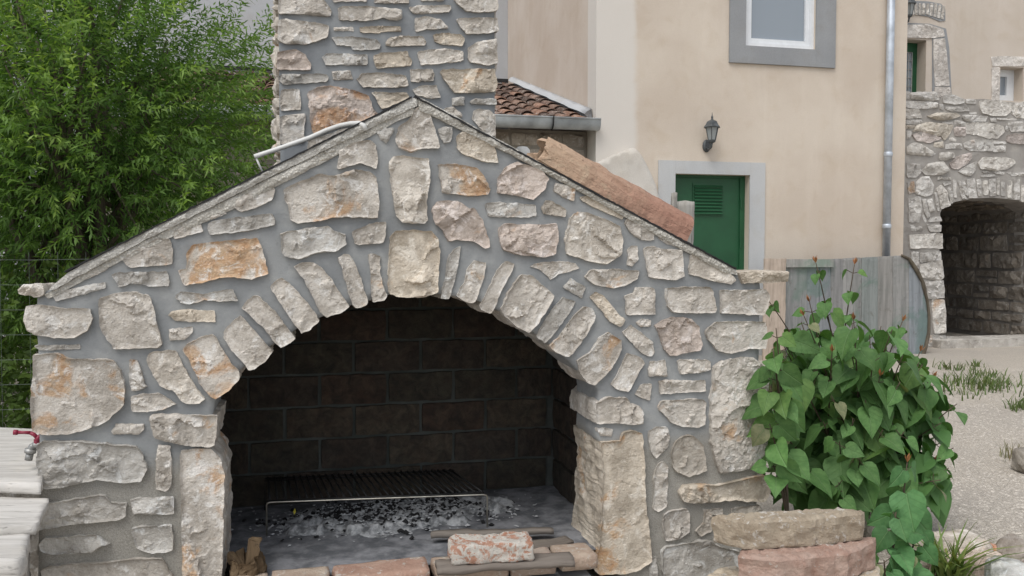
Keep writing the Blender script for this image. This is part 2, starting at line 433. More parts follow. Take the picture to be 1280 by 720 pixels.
def mat_boards():
    t = NT('stained_board'); oi = t.n('ObjectInfo'); c = t.co((9, 9, .6)); n1 = t.noise(c, 1.6, 6, .65, .4); c2 = t.co(rnd=False); n2 = t.noise(c2, 1.5, 6, .65, .8); n3 = t.noise(c2, 5, 6, .7, .5); n4 = t.noise(c, 7, 4, .6)
    col = t.mix(t.ramp(n1, .3, .7), (.20,.205,.20), (.32,.32,.315)); col = t.mix(t.ramp(n2, .50, .62, 0, .8), col, (.16,.215,.185)); col = t.mix(t.ramp(n3, .58, .72, 0, .7), col, (.13,.115,.10))
    col = t.mix(t.ramp(n4, .6, .75, 0, .5), col, (.09,.085,.08)); col = t.mix(1.0, col, oi.outputs['Color'], 'MULTIPLY')
    return t.done(t.pbr(col, .9, t.bump(t.math('SUBTRACT', n1, n4), .5, .01), spec=.2))
def mat_plain(name, col, rough=.6, metal=0.0, var=.25, nsc=14, bump=.15, spec=.4):
    t = NT(name); c = t.co(); n1 = t.noise(c, nsc, 6, .6); n2 = t.noise(c, nsc*6, 4, .6)
    k = t.mix(t.ramp(n1, .3, .7), tuple(x*(1-var) for x in col), tuple(min(1, x*(1+var)) for x in col))
    return t.done(t.pbr(k, t.ramp(n1, .2, .8, rough*.85, min(1, rough*1.15)), t.bump(n2, bump, .003), metal, spec))
def mat_leaf(name, trans=.35, rough=.5):
    t = NT(name); at = t.n('Attribute'); at.attribute_name = 'Col'
    d = t.pbr(at.outputs['Color'], rough, None, 0, .35)
    tr = t.n('BsdfTranslucent'); t.put(tr.inputs[0], t.mix(1, at.outputs['Color'], (1.25,1.35,.55), 'MULTIPLY'))
    mx = t.n('MixShader'); mx.inputs[0].default_value = trans; t.put(mx.inputs[1], d); t.put(mx.inputs[2], tr.outputs[0])
    return t.done(mx.outputs[0])
def mat_bigleaf(name):
    t = NT(name); oi = t.n('ObjectInfo'); c = t.co((1,1,1), False)
    n = t.noise(c, 3, 4, .6); sx = t.n('SeparateXYZ'); t.put(sx.inputs[0], c)
    ax = t.math('ABSOLUTE', sx.outputs[0])
    vein = t.ramp(ax, .035, .005, 0, .35)                   # midrib
    y2 = t.math('SUBTRACT', sx.outputs[1], t.math('MULTIPLY', ax, .75))
    sv = t.math('ABSOLUTE', t.math('SUBTRACT', t.math('FRACT', t.math('MULTIPLY', y2, 5.5)), .5))
    side = t.ramp(sv, .06, .0, 0, .22)
    col = t.mix(t.ramp(n, .3, .7), (.080,.175,.055), (.13,.25,.085))
    col = t.mix(1.0, col, oi.outputs['Color'], 'MULTIPLY')
    col = t.mix(t.math('MAXIMUM', vein, side), col, (.19,.30,.14))
    b = t.bump(t.math('MULTIPLY', t.math('MAXIMUM', vein, side), -1.0), .5, .02)
    d = t.pbr(col, .62, b, 0, .3)
    tr = t.n('BsdfTranslucent'); t.put(tr.inputs[0], t.mix(1, col, (1.3,1.5,.5), 'MULTIPLY'))
    mx = t.n('MixShader'); mx.inputs[0].default_value = .22; t.put(mx.inputs[1], d); t.put(mx.inputs[2], tr.outputs[0])
    return t.done(mx.outputs[0])
def mat_gravel(name):   # pale crushed limestone
    t = NT(name); c = t.co(rnd=False)
    n1 = t.noise(c, .7, 5, .6); n2 = t.noise(c, 6, 6, .65); vc = t.vor(c, 130, 'F1', 'Color'); vd = t.vor(c, 130)
    sep = t.n('SeparateColor'); t.put(sep.inputs[0], vc)
    col = t.mix(sep.outputs[0], (.43,.38,.32), (.65,.59,.51))
    col = t.mix(t.ramp(n1, .4, .66, 0, .55), col, (.45,.41,.365))
    col = t.mix(t.ramp(n2, .58, .75, 0, .5), col, (.26,.235,.195))
    h = t.math('SUBTRACT', 1.0, vd)
    return t.done(t.pbr(col, .95, t.bump(h, .9, .012), spec=.2))

M = {}
M['stone'] = mat_limestone('barbecue_limestone')
M['stone_far'] = mat_limestone('rubble_limestone', .35, ((.40,.38,.355),(.58,.56,.53)), .5, (.36,.20,.11))
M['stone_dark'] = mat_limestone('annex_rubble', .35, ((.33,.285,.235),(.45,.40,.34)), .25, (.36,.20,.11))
M['mortar'] = mat_mortar('grey_mortar', (.225,.236,.243), (.31,.32,.322), 1.0, .6, (.60, (.27,.258,.232), -.36, .62))
M['mortar_ch'] = mat_mortar('chimney_mortar', (.200,.213,.226), (.260,.274,.285), 1.0, .35)
M['mortar_far'] = mat_mortar('terrace_mortar', (.27,.25,.23), (.37,.35,.325), .4, 1.0)
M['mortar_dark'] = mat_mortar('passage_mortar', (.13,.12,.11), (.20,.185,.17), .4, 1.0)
M['mortar_annex'] = mat_mortar('annex_mortar', (.27,.24,.20), (.34,.31,.265), .4, 1.0)
M['concrete'] = mat_concrete('roof_concrete', (.44,.43,.405), (.56,.55,.525))
M['concrete2'] = mat_concrete('roof_concrete_rough', (.40,.385,.35), (.58,.565,.53), .8, 1.5)
M['felt'] = mat_plain('bitumen_felt', (.02,.02,.021), .8, 0, .4)
M['plaster'] = mat_plaster('house_plaster', (.585,.50,.415), (.66,.58,.49), None)
M['plaster_b'] = mat_plaster('house_plaster_banded', (.585,.50,.415), (.66,.58,.49), -1.02, (.66,.625,.58))
M['plaster_side'] = mat_plaster('house_plaster_side', (.58,.49,.41), (.64,.56,.485))
M['plaster_white'] = mat_plaster('white_plaster', (.585,.545,.49), (.64,.605,.555))
M['plaster_2'] = mat_plaster('far_plaster', (.57,.50,.425), (.62,.55,.48))
M['grey_wall'] = mat_plaster('grey_render', (.44,.45,.465), (.49,.50,.515))
M['surround'] = mat_plaster('door_surround', (.47,.48,.485), (.54,.545,.545))
M['win_surround'] = mat_plaster('window_surround', (.27,.277,.285), (.32,.327,.335))
M['gravel'] = mat_gravel('gravel')
M['pebble'] = mat_plain('pebbles', (.47,.43,.38), .95, 0, .35, 30, .2, .2)
M['green'] = mat_plain('green_paint', (.017,.085,.036), .45, 0, .12, 4, .08)
M['white'] = mat_plain('white_frame', (.72,.74,.76), .4, 0, .04)
M['zinc'] = mat_plain('zinc', (.50,.54,.59), .5, .55, .22, 5, .12)
M['gutter'] = mat_plain('gutter_zinc', (.40,.42,.42), .6, .35, .35, 3, .15)
M['lamp'] = mat_plain('lamp_metal', (.09,.098,.102), .5, .3, .3)  # metal lightened: haze over the distant lanterns is put into its colour
M['iron'] = mat_plain('grill_iron', (.03,.03,.03), .65, .5, .4)
M['steel'] = mat_plain('bright_wire', (.55,.52,.45), .35, .9, .3)
M['tile'] = mat_brick('clay_tile', (.15,.095,.075), (.29,.205,.165), .18)
M['pan'] = mat_brick('clay_pan', (.12,.07,.05), (.20,.12,.085), 0)
M['fire_brick'] = mat_brick('firebox_brick', (.13,.085,.065), (.18,.14,.11), 0, .93)
M['fire_mort'] = mat_mortar('firebox_mortar', (.055,.062,.058), (.085,.092,.087), 1.0, .6)
M['hbrick'] = mat_brick('hearth_brick', (.42,.30,.24), (.53,.42,.345), .22)
M['lbrick'] = mat_brick('loose_brick', (.40,.19,.12), (.50,.30,.22), .52)
M['slab_tan'] = mat_brick('tan_slab', (.33,.265,.195), (.47,.40,.31), .22)
M['slab_red'] = mat_brick('red_slab', (.36,.225,.175), (.47,.345,.285), .12)
M['clay'] = mat_channel()
M['wood_grey'] = mat_boards()
M['wood_pale'] = mat_wood('bleached_plank', (.44,.42,.39), (.60,.58,.55), 0, .75)
M['wood_post'] = mat_wood('weathered_post', (.33,.31,.28), (.46,.44,.405), 2, .6)
M['lath'] = mat_wood('hearth_lath', (.20,.175,.15), (.31,.28,.245), 0, .5)
M['bark'] = mat_wood('bark', (.085,.07,.052), (.15,.13,.10), 2, .6)
M['log'] = mat_wood('log_wood', (.12,.085,.05), (.27,.20,.125), 2, .6)
M['stem'] = mat_plain('bush_stem', (.075,.055,.035), .7, 0, .3)
M['bud'] = mat_plain('bud', (.30,.13,.05), .6, 0, .3)
M['leaf'] = mat_leaf('willow_leaf', .42, .5)
M['shrub'] = mat_leaf('shrub_leaf', .25, .6)
M['grass'] = mat_leaf('grass_blade', .3, .6)
M['bigleaf'] = mat_bigleaf('heart_leaf')
M['plastic'] = mat_plain('white_plastic', (.62,.62,.60), .4, 0, .06)
M['red'] = mat_plain('red_lever', (.24,.022,.05), .4, 0, .15)
M['tapmetal'] = mat_plain('tap_metal', (.33,.33,.32), .45, .6, .2)
M['wire'] = mat_plain('fence_wire', (.12,.14,.13), .6, .3, .2)
M['ash'] = mat_mortar('ash', (.12,.125,.13), (.42,.43,.44), 6, 1.0)
M['hearth'] = mat_mortar('hearth_floor', (.11,.115,.125), (.24,.245,.26), 3.0, 1.0)
M['coal'] = mat_plain('charcoal', (.014,.014,.015), .8, 0, .5)
M['ashbit'] = mat_plain('ash_flake', (.42,.43,.44), .95, 0, .3)
t = NT('window_glass'); M['glass'] = t.done(t.pbr((.24,.275,.31), .05, None, 0, 1.0))  # base colour holds the reflected sky and a pale curtain behind the pane
t = NT('lamp_glass'); M['lampglass'] = t.done(t.pbr((.30,.32,.32), .2, None, 0, .6))
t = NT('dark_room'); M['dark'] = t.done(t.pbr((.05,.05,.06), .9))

# ------------------------------------------------------------------ ground
g = MB().add([(-150,-60,0),(150,-60,0),(150,240,0),(-150,240,0)], [(0,1,2,3)]).build('gravel_ground', M['gravel']); tag(g, kind='structure')

# ------------------------------------------------------------------ the barbecue
CROPS = {'A': (0,320,4), 'B': (0,500,3.272), 'b': (30,580,4.741), 'C': (320,0,4), 'D': (180,150,4), 'E': (460,120,4), 'F': (420,260,4), 'G': (700,260,4),
         'H': (660,420,4), 'I': (680,540,4), 'J': (180,260,4), 'K': (340,170,4), 'L': (600,170,4), 'M': (170,410,6), 'N': (820,580,6), 'T': (0,0,1),
         'P': (1120,100,8), 'Q': (1120,190,8), 'R': (1120,280,4.2375)}
TINT = {'n': (1,1,1), 'g': (.90,.93,.96), 'w': (1.13,1.12,1.10), 'o': (1.02,.97,.89), 'p': (.96,.89,.875), 'd': (.82,.80,.77)}
def parse(txt):
    for ln in txt.strip().splitlines():
        ln = ln.split('#')[0].strip()
        if not ln: continue
        body, _, opt = ln.partition('|'); tk = body.split(); ox, oy, s = CROPS[tk[0]]
        pts = [(ox+float(a)/s, oy+float(b)/s) for a, b in (q.split(',') for q in tk[1:])]
        d = {'r': .27, 't': 'n', 'p': None, 'd': 0.0}
        for q in opt.split():
            if q[0] == 't': d['t'] = q[1]
            else: d[q[0]] = float(q[1:])
        yield pts, d
FRONT = '''
A 98,165 125,138 215,138 225,165 222,195 190,205 110,190 | tw p30 d.15
A 345,150 365,120 555,35 562,50 430,120 350,155 | p10
A 262,190 300,178 525,128 530,160 400,195 280,228 | p14 tg
T 152,325 163,318 180,308 196,298 214,299 217,312 215,330 163,335
A 562,90 600,82 840,75 850,100 850,150 780,155 720,142 660,135 595,160 | tg
J 175,310 215,300 212,240 240,185 350,170 450,160 570,150 585,190 610,260 620,330 540,355 430,345 370,350 290,375 200,385 | r.95 tw p26
A 875,200 905,178 1020,190 1165,162 1190,225 1100,225 1030,218 950,242 905,232 | tg
A 838,295 860,272 950,265 1075,275 1078,330 960,330 880,322 | to r.3 p13
A 845,365 970,352 955,395 930,415 850,422 | p13
A 128,320 140,250 180,240 250,248 340,262 460,260 468,310 440,375 380,408 280,408 180,392 145,370 | p30 d.12
A 500,215 560,190 670,178 730,190 765,225 785,330 815,440 790,455 640,462 570,462 545,420 500,340 497,290 | p28 r.42
A 172,448 210,444 400,440 400,462 200,472 | p10 tg
T 44,443 72,441 92,448 135,448 147,453 153,465 157,485 156,505 147,514 134,526 116,534 88,541 55,542 44,537 40,512 42,480 | p36 r.62 d.12
A 650,515 690,515 710,590 735,650 700,668 655,670 | r.5
M 95,200 125,175 300,160 330,225 420,390 515,530 480,560 375,568 320,510 280,460 190,440 140,370 110,320 80,240 | d.25 tw
M 350,165 390,120 520,50 575,42 610,75 650,150 720,260 785,340 780,370 700,470 595,528 550,495 490,420 430,300 395,220 | d.25 r.7 p26
T 279,420 284,407 301,394 312,405 326,421 341,440 336,448 318,461 311,462 304,452 288,436 | d.25
J 490,500 520,455 550,435 580,445 650,510 720,600 760,650 735,670 685,698 650,665 590,590 540,545 | d.25 p26
J 630,395 660,360 690,348 730,375 800,450 860,525 878,560 840,600 790,630 765,600 700,500 650,430 | d.25 p24
J 745,290 790,275 850,268 890,300 960,390 1020,480 1028,495 980,525 910,545 880,520 840,440 800,360 | d.25 p26
J 970,250 1000,228 1025,232 1060,290 1095,390 1120,470 1105,490 1060,500 1040,480 1010,380 | d.25 p20
J 1120,230 1150,225 1178,240 1178,310 1195,380 1212,440 1200,460 1140,470 1138,430 1130,300 | d.25 p18
F 268,150 290,115 380,110 470,115 505,150 515,210 510,320 505,425 440,445 340,448 270,432 255,380 262,260 | d.25 p34 to r.3
F 560,240 590,205 620,190 615,260 590,370 565,455 520,450 540,350 | d.25 p18 tg
F 600,440 640,370 650,310 685,262 750,275 735,350 700,460 680,480 640,465 | d.25 r.5 p20
F 715,490 760,400 800,310 840,265 890,280 880,310 830,400 790,500 770,528 720,510 | d.25 p20
F 820,500 870,400 920,330 970,335 1020,380 1085,435 1060,490 1000,580 960,622 900,595 840,540 | d.25 p32
F 965,290 1000,275 1110,268 1190,275 1215,300 1150,322 1110,330 1070,360 1020,310 | p14
F 1132,395 1165,348 1248,395 1225,450 1180,425 | p14 tg
F 995,640 1040,560 1090,490 1130,445 1195,465 1180,500 1120,580 1070,650 1040,675 | d.25 p18 tg
T 686,432 697,420 715,395 727,383 737,384 743,393 741,402 730,420 718,438 709,446 697,442 | d.25 p28 r.35
T 747,422 759,415 775,425 776,435 770,447 757,467 742,481 732,477 722,465 720,450 737,440 | d.25 p32 r.62
H 410,240 450,170 475,110 490,80 560,105 578,135 550,180 520,240 495,278 440,265 | d.2 p20
G 145,440 175,418 220,445 290,530 325,560 300,595 250,570 190,500 | p15 to
T 777,416 787,405 800,415 815,428 817,440 813,446 800,440 788,428 | p15
G 375,570 415,555 455,560 450,588 400,595 | p11
G 318,440 360,428 368,398 465,398 472,430 470,530 330,535 | p18
G 120,345 150,310 240,305 390,312 385,350 330,385 260,402 170,385 | p20
G 335,210 350,188 385,190 388,260 360,290 335,285 | p14
G 413,200 430,192 520,205 605,210 608,270 615,340 570,360 500,355 435,345 | p24
G 635,300 650,230 690,240 780,275 850,330 875,360 850,380 760,365 690,345 640,330 | p20 r.6 tw
G 885,322 1000,312 1125,315 1128,365 1040,375 905,375 | p34 d.2 to
G 520,400 600,395 745,392 760,440 775,500 770,520 700,525 560,520 530,490 | p26
G 795,410 900,410 1020,405 1040,440 1030,500 1010,535 900,530 795,525 | p28 d.15
T 817,407 825,400 840,396 862,398 872,408 876,430 873,438 860,440 836,445 828,436 824,420 | p24 r.4 tp
T 880,413 892,402 915,401 955,402 957,425 955,436 935,436 911,441 895,438 882,423 | p28 d.15 r.55
L 360,270 375,235 430,245 475,270 465,325 410,305 | p15
L 495,310 530,300 620,345 720,385 710,415 640,390 540,345 | p13 to
L 720,440 735,412 790,430 865,475 865,520 810,525 760,495 | p16
L 885,510 920,500 980,535 975,555 930,540 | p9
L 420,560 430,480 445,410 480,378 530,382 620,415 690,450 710,510 705,590 630,642 540,625 460,600 425,590 | p26 tw r.3
L 90,460 110,440 250,445 380,438 388,500 375,590 320,610 200,595 110,570 95,520 | p28 tp
L 305,360 320,325 355,325 395,345 428,370 420,405 370,400 310,390 | p17 to td r.4
L 22,340 40,332 180,335 275,345 280,400 220,408 40,403 | p16 tg
L 85,270 85,210 125,155 180,130 230,145 310,180 338,215 325,260 260,318 180,300 90,290 | p24 tp
E 350,345 400,340 480,350 540,360 575,400 608,470 600,495 500,500 370,482 360,430 | p24 r.75
E 440,200 470,178 540,200 630,245 648,335 600,335 540,315 470,290 440,260 | p18 to
E 350,165 380,155 420,155 425,180 410,230 375,238 355,205 | p14 tg
E 135,230 150,160 200,120 240,60 275,55 310,100 335,180 360,250 350,265 270,265 210,280 150,255 | p26 r.35
E 40,185 75,165 130,158 130,175 90,238 65,220 | p13 tg
K 582,130 600,105 650,100 780,115 790,200 770,320 775,420 760,440 650,435 615,400 605,320 590,250 | p30 tw
K 800,380 820,330 880,320 940,330 985,365 1010,360 1050,420 1075,500 1085,555 1060,562 1000,525 930,520 880,525 850,470 810,440 | p26 tp r.3
K 320,160 340,75 400,35 490,20 520,50 528,120 520,165 440,138 360,160 335,168 | p24 r.35
K 55,270 110,240 240,190 310,200 420,170 490,180 520,210 535,330 525,410 440,408 340,405 240,425 130,440 95,420 80,340 60,310 | p32 r.4
K 42,490 90,475 280,450 310,475 365,495 372,545 320,578 230,580 130,615 60,600 45,560 | p28 tg
K 400,480 420,468 520,432 570,430 565,500 555,535 430,548 410,535 | p22
D 440,430 480,390 560,340 640,322 655,350 640,400 560,440 490,460 | p18
D 318,520 340,505 480,485 635,468 655,500 655,525 520,555 330,578 | p18 tg
D 330,480 390,440 410,470 335,500 | p12
D 148,560 200,530 290,520 298,560 150,595 | p14
D 685,290 760,250 900,188 908,205 800,260 695,308 | p12 to
T 164,495 180,492 200,491 212,497 220,505 205,511 185,514 166,514 | p18
B 460,125 475,97 590,97 592,120 570,138 465,138 | p13
B 617,60 640,52 895,58 890,120 880,180 860,188 760,178 680,165 640,150 620,110 | p40 d.3
B 158,180 180,162 330,165 560,185 590,215 608,275 580,325 520,335 400,320 300,345 200,360 160,350 | p36 d.12 tg
B 645,180 700,185 705,350 680,370 640,360 640,260 | p20 r.55
B 738,205 790,195 870,195 905,240 920,300 915,500 908,760 750,760 745,500 | p30 d.3 r.66
b 90,265 130,235 330,195 440,175 490,185 520,220 615,225 610,300 560,325 470,335 380,340 240,360 100,385 85,340 | p30 d.1 tg
b 630,205 700,195 890,185 895,290 840,298 740,290 650,290 | p22 tg
b 640,375 700,362 880,360 888,420 885,505 820,520 740,520 670,490 650,440 | p24 tg
b 95,460 130,430 240,425 430,410 480,450 520,460 470,480 410,522 260,525 180,530 110,510 | p24 d.1 tg
b 110,620 150,600 300,580 480,575 640,555 820,550 850,600 880,640 890,700 860,730 110,730 | p30 d.1
H 335,330 400,302 490,305 500,335 550,345 568,380 565,435 520,440 400,430 335,435 330,380 | p34 d.3 r.3
H 342,460 380,455 420,465 418,500 360,498 | p12
I 275,45 370,38 385,0 430,-15 482,0 492,120 500,340 525,560 528,640 470,680 390,700 270,705 240,680 270,560 280,380 285,200 | p36 d.3 to r.5
H 605,125 685,120 692,160 690,200 600,200 | p14
H 740,125 760,115 880,115 905,125 908,165 860,182 760,188 | p17
H 530,290 565,238 615,237 612,290 605,322 570,310 | p13
H 650,225 680,215 830,222 880,215 882,275 780,280 655,290 | p18 r.3
H 645,350 660,322 740,315 870,312 882,330 880,440 840,455 760,450 710,430 690,400 655,375 | p24 r.45
H 920,150 960,120 1060,102 1110,105 1150,130 1190,180 1190,420 1185,540 1150,640 1060,665 950,682 925,620 905,520 905,300 | p38 d.2 r.55
H 600,470 640,448 690,455 706,500 690,560 635,612 610,580 597,520 | p18
I 630,100 650,40 690,15 740,15 780,50 800,120 805,190 770,205 720,218 660,200 635,170 | p26 tp td
I 545,240 560,160 590,142 615,165 615,240 608,370 570,398 542,385 | p18
N 160,200 190,160 250,140 450,150 560,120 700,90 790,70 830,120 830,210 800,270 660,270 560,255 420,275 250,280 190,270 165,230 | p42 d.15 r.6 to
N 45,380 90,345 220,328 245,370 245,500 170,550 60,572 45,480 | p26 r.3
N 350,335 490,325 490,370 410,380 405,500 330,540 290,500 340,440 355,400 | p20 td
N 560,335 600,320 770,305 790,345 770,380 560,390 | p20 td d.1
N 35,640 60,610 300,570 400,565 440,600 620,650 640,760 500,880 60,900 30,760 | p34 td tg
I 525,640 560,615 568,760 520,760 | p12 tg
'''
CHIM = '''
C 115,-60 300,-50 380,60 375,85 280,80 110,70 | p26 d.1
C 375,-30 550,-30 552,10 380,12
C 585,10 600,-8 760,-12 765,18 700,20 590,18
C 815,-30 940,-30 940,8 820,8
C 985,0 1000,-40 1205,-50 1205,55 1150,65 1050,62 1010,30 | p26 d.1
C 410,45 430,35 560,35 725,50 732,90 700,108 620,95 550,110 415,105 | p24
C 765,40 800,32 970,28 975,50 960,65 790,72 770,60
C 108,110 150,100 240,110 365,130 360,190 320,205 250,228 150,225 108,205 | p28 d.1
C 388,140 485,135 490,158 390,158 | p12
C 518,140 600,132 720,135 725,158 650,162 590,170 520,165 | to p16
C 790,95 850,85 920,100 960,135 960,145 850,150 795,165
C 995,100 1040,92 1205,92 1210,160 1150,172 1050,172 1020,140 | d.1 p24
C 378,190 480,185 600,200 622,225 620,245 540,255 480,250 478,235 400,228 | tg
C 648,212 670,190 740,182 835,185 852,215 845,230 650,235 | td
C 888,175 920,168 1020,175 1042,195 1030,232 930,225 888,210 | to r.3
C 105,265 200,250 245,275 280,330 275,352 105,352 | p24 d.1 tp
C 328,290 350,270 555,275 558,325 350,328 | tg
C 585,280 620,268 755,260 780,310 775,330 600,345 590,315 | to r.3
C 808,262 870,250 950,245 1030,260 1038,305 950,318 820,328 
C 1060,240 1100,215 1200,195 1205,320 1160,332 1070,315 1058,290 | d.1 p24
C 105,385 130,372 350,372 362,385 360,408 250,418 130,425 | tg d.1
C 378,358 470,355 488,398 385,402 | p14
C 505,400 530,370 600,365 750,380 762,430 700,440 530,440 | r.5 tw p22
C 770,350 885,348 890,405 775,412
C 915,360 930,350 1190,348 1205,430 1190,465 990,468 950,420 | r.55 to d.1 p26
C 120,460 140,448 220,448 228,550 120,555 | d.1
C 258,470 300,440 370,432 480,450 560,480 580,540 610,575 540,610 400,640 330,670 285,670 270,600 | r.72 p28 tp
C 580,462 750,465 765,490 630,552 | to
C 780,450 830,430 900,428 920,490 870,495 800,475
C 978,490 1040,485 1040,530 980,530 | tg
C 1065,510 1090,495 1200,495 1200,525 1075,522 | tg d.1
C 1085,555 1110,545 1160,550 1195,575 1195,680 1150,680 1080,600 | d.1
C 120,590 150,575 245,572 242,715 120,720 | d.1
C 940,545 985,535 1030,575 1025,590 970,575
C 262,702 340,680 420,650 480,640 400,690 300,745 255,765 | p20 tw
'''
bbq = thing('stone_barbecue', 'gabled outdoor barbecue of pale limestone in grey mortar with arched firebox', 'barbecue', BQ.world(0, 0), BQ.a)
def Bp(*pts, v=0.0): return BQ.poly(pts, v)
wall_px = [(47,760),(50,560),(46,372),(62,362),(180,303),(330,226),(505,138),(520,131),(540,138),(640,192),(846,302),(925,345),(950,350),(946,560),(944,760),
           (778,760),(776,572),(754,560),(747,548),(748,487),(738,478),(712,452),(680,424),(640,395),(592,374),(540,366),(490,367),(430,384),(380,405),(335,434),(300,462),(268,500),(262,552),(250,562),(248,760)]
BACK = 1.02
V, Fc = rough_slab(Bp(*wall_px), .003, .25, .022, 5, amp=.0022, facets=3, tilt=.01, edge=.01, rim=.3, jit=.0012, ring=.05)
front = mesh('front_wall', wallmap(V), Fc, M['mortar'], bbq, smooth=True)
PR = random.Random(4)
def put_stones(txt, v, parent, mat, step, defp=20):
    for i, (pts, d) in enumerate(parse(txt)):
        P = BQ.poly(pts, v); seed = 100+i*13
        w = np.ptp([p[0] for p in P]); h = np.ptp([p[1] for p in P]); mn = min(w, h)
        prot = (d['p'] or defp)/1000.0
        st = step*(.8 if mn < .06 else 1.0)
        V, Fc = rough_slab(P, prot, max(.02, d['d']), st, seed, amp=min(.0055, .0028+mn*.012), facets=max(3, min(11, int(4+w*h*260))), tilt=.32,
                           edge=min(.012, .004+mn*.06), rim=.6, jit=.0026, ring=.03 if d['d'] else None)
        tn = TINT[d['t']]; k = PR.uniform(.93, 1.07)
        mesh('stone', wallmap(V, v), Fc, mat, parent, color=(tn[0]*k, tn[1]*k, tn[2]*k, min(1, d['r'])))
put_stones(FRONT, 0.0, front, M['stone'], .0062)

# masonry behind the front: side walls, back wall
ul, ur = BQ.px(50, 560)[0], BQ.px(946, 560)[0]
wl, wr = BQ.px(50, 372)[1], BQ.px(940, 352)[1]
ua, wa = BQ.px(520, 128)
IL, IR, IB, HW = -1.12, .41, .86, .195          # firebox inner faces and hearth level
def slope(u): return wl+(wa-wl)*(u-ul)/(ua-ul) if u < ua else wr+(wa-wr)*(ur-u)/(ur-ua)
def side_wall(u0, u1, out, name):
    o = MB().prism([(u0, 0), (u1, 0), (u1, slope(u1)-.08), (u0, slope(u0)-.08)], .2515, BACK).build(name, M['mortar_ch'], bbq)
    rnd = random.Random(int(out*7)+90)
    for k, P in enumerate(rubble(.27, BACK-.02, .02, min(slope(u0), slope(u1))-.12, .13, (1.2, 2.6), .03, rnd)):
        V, Fc = rough_slab(P, .02, .01, .022, 900+k, amp=.004, edge=.012)
        ue = u1 if out > 0 else u0
        V = [(ue+out*c, a, b) for a, b, c in V]
        if out < 0: Fc = [f[::-1] for f in Fc]
        mesh('stone', V, [f[::-1] for f in Fc] if False else Fc, M['stone'], o, color=(1, 1, 1, rnd.choice([.1, .2, .5])))
side_wall(ul+.004, IL-.12, -1, 'side_wall'); side_wall(IR+.12, ur-.004, 1, 'side_wall')
MB().prism([(ul+.2, 0), (ur-.2, 0), (ur-.2, slope(ur-.2)-.08), (ua, wa-.08), (ul+.2, slope(ul+.2)-.08)], IB+.05, BACK-.01).build('back_wall', M['mortar_ch'], bbq)

# firebox lined with bricks
fire = MB()
fire.prism([(IL-.118, .02), (IL-.012, .02), (IL-.012, slope(IL-.012)-.1), (IL-.118, slope(IL-.118)-.1)], .252, IB+.048)
fire.prism([(IR+.012, .02), (IR+.118, .02), (IR+.118, slope(IR+.118)-.1), (IR+.012, slope(IR+.012)-.1)], .252, IB+.048)
fire.prism([(IL-.011, .02), (IR+.011, .02), (IR+.011, slope(IR+.011)-.1), (ua, wa-.1), (IL-.011, slope(IL-.011)-.1)], IB+.004, IB+.047)
fb = fire.build('firebox', M['fire_mort'], bbq)
brs = []
for k in range(4):
    V, Fc = rough_block(.286, .03, .130, .006, .0035, 40+k, .03); m_ = bpy.data.meshes.new('brick'); m_.from_pydata(V, [], Fc); m_.materials.append(M['fire_brick']); brs.append(m_)
rnd = random.Random(8)
def btint():
    return rnd.choice([(1,1,1,1), (.8,.85,.85,1), (1.1,.95,.88,1), (.9,1.0,.95,1), (1.0,.95,.9,1), (1.4,.9,.75,1), (1.3,1.35,1.25,1)])
for row in range(8):
    z = HW+.005+row*.142; offu = (row % 2)*.149
    u = IL+.02-offu
    while u < IR:
        a, b = max(u, IL+.008), min(u+.286, IR-.008)
        if b-a > .06 and z+.145 < min(slope(a), slope(b))-.08: inst('brick', rnd.choice(brs), fb, ((a+b)/2, IB+.004, z), (0, 0, rnd.uniform(-.01, .01)), ((b-a)/.286, 1, 1), btint())
        u += .298
    v = .26-offu*.7
    while v < IB-.02:
        a, b = max(v, .262), min(v+.286, IB-.024)
        if b-a > .06:
            inst('brick', rnd.choice(brs), fb, (IL-.008, (a+b)/2, z), (0, 0, math.pi/2), ((b-a)/.286, 1, 1), btint())
            inst('brick', rnd.choice(brs), fb, (IR+.008, (a+b)/2, z), (0, 0, math.pi/2), ((b-a)/.286, 1, 1), btint())
        v += .298
# hearth: raised slab with a front row of bricks laid flat
N_ = 44
hv = []; hf = []
for j in range(N_+1):
    for i in range(N_*2+1):
        hv.append((IL-.01+(IR-IL+.02)*i/(N_*2), -.0+(IB+.002)*j/N_, 0))
hv = np.array(hv); lowv = hv[:, 1] < .27; hv[lowv, 0] = np.clip(hv[lowv, 0], BQ.px(284, 700)[0], BQ.px(760, 700)[0]); hz = HW+.004*fbm(np.c_[hv[:, :2]/.09, np.zeros(len(hv))], 3, 4); hv[:, 2] = hz
for j in range(N_):
    for i in range(N_*2): a = j*(N_*2+1)+i; hf.append((a, a+1, a+N_*2+2, a+N_*2+1))
mesh('hearth', hv.tolist(), hf, M['hearth'], bbq, True)
MB().box((BQ.px(286, 700)[0], -.125, 0), (BQ.px(726, 700)[0], .0, HW-.05)).build('hearth_base', M['mortar_ch'], bbq)
HB = [(290, 336, 'y'), (338, 412, 'y'), (416, 536, 'r'), (541, 630, 'y'), (633, 690, 'g'), (693, 741, 'y')]
for k, (x0, x1, c) in enumerate(HB):
    u0, u1 = BQ.px(x0, 700, -.06)[0], BQ.px(x1, 700, -.06)[0]
    V, Fc = rough_block(u1-u0-.004, .132, .055, .008, .004, 70+k, .016)
    mesh('hearth_brick', V, Fc, M['hbrick'], bbq, True, {'y': (1.0,1.03,1.0,1), 'r': (.97,.84,.80,1), 'g': (.95,1.0,1.02,1)}[c], loc=((u0+u1)/2, -.061, HW-.029+(k % 3)*.003), rot=(0, 0, [.02, -.015, .01, .03, -.02, .05][k]))

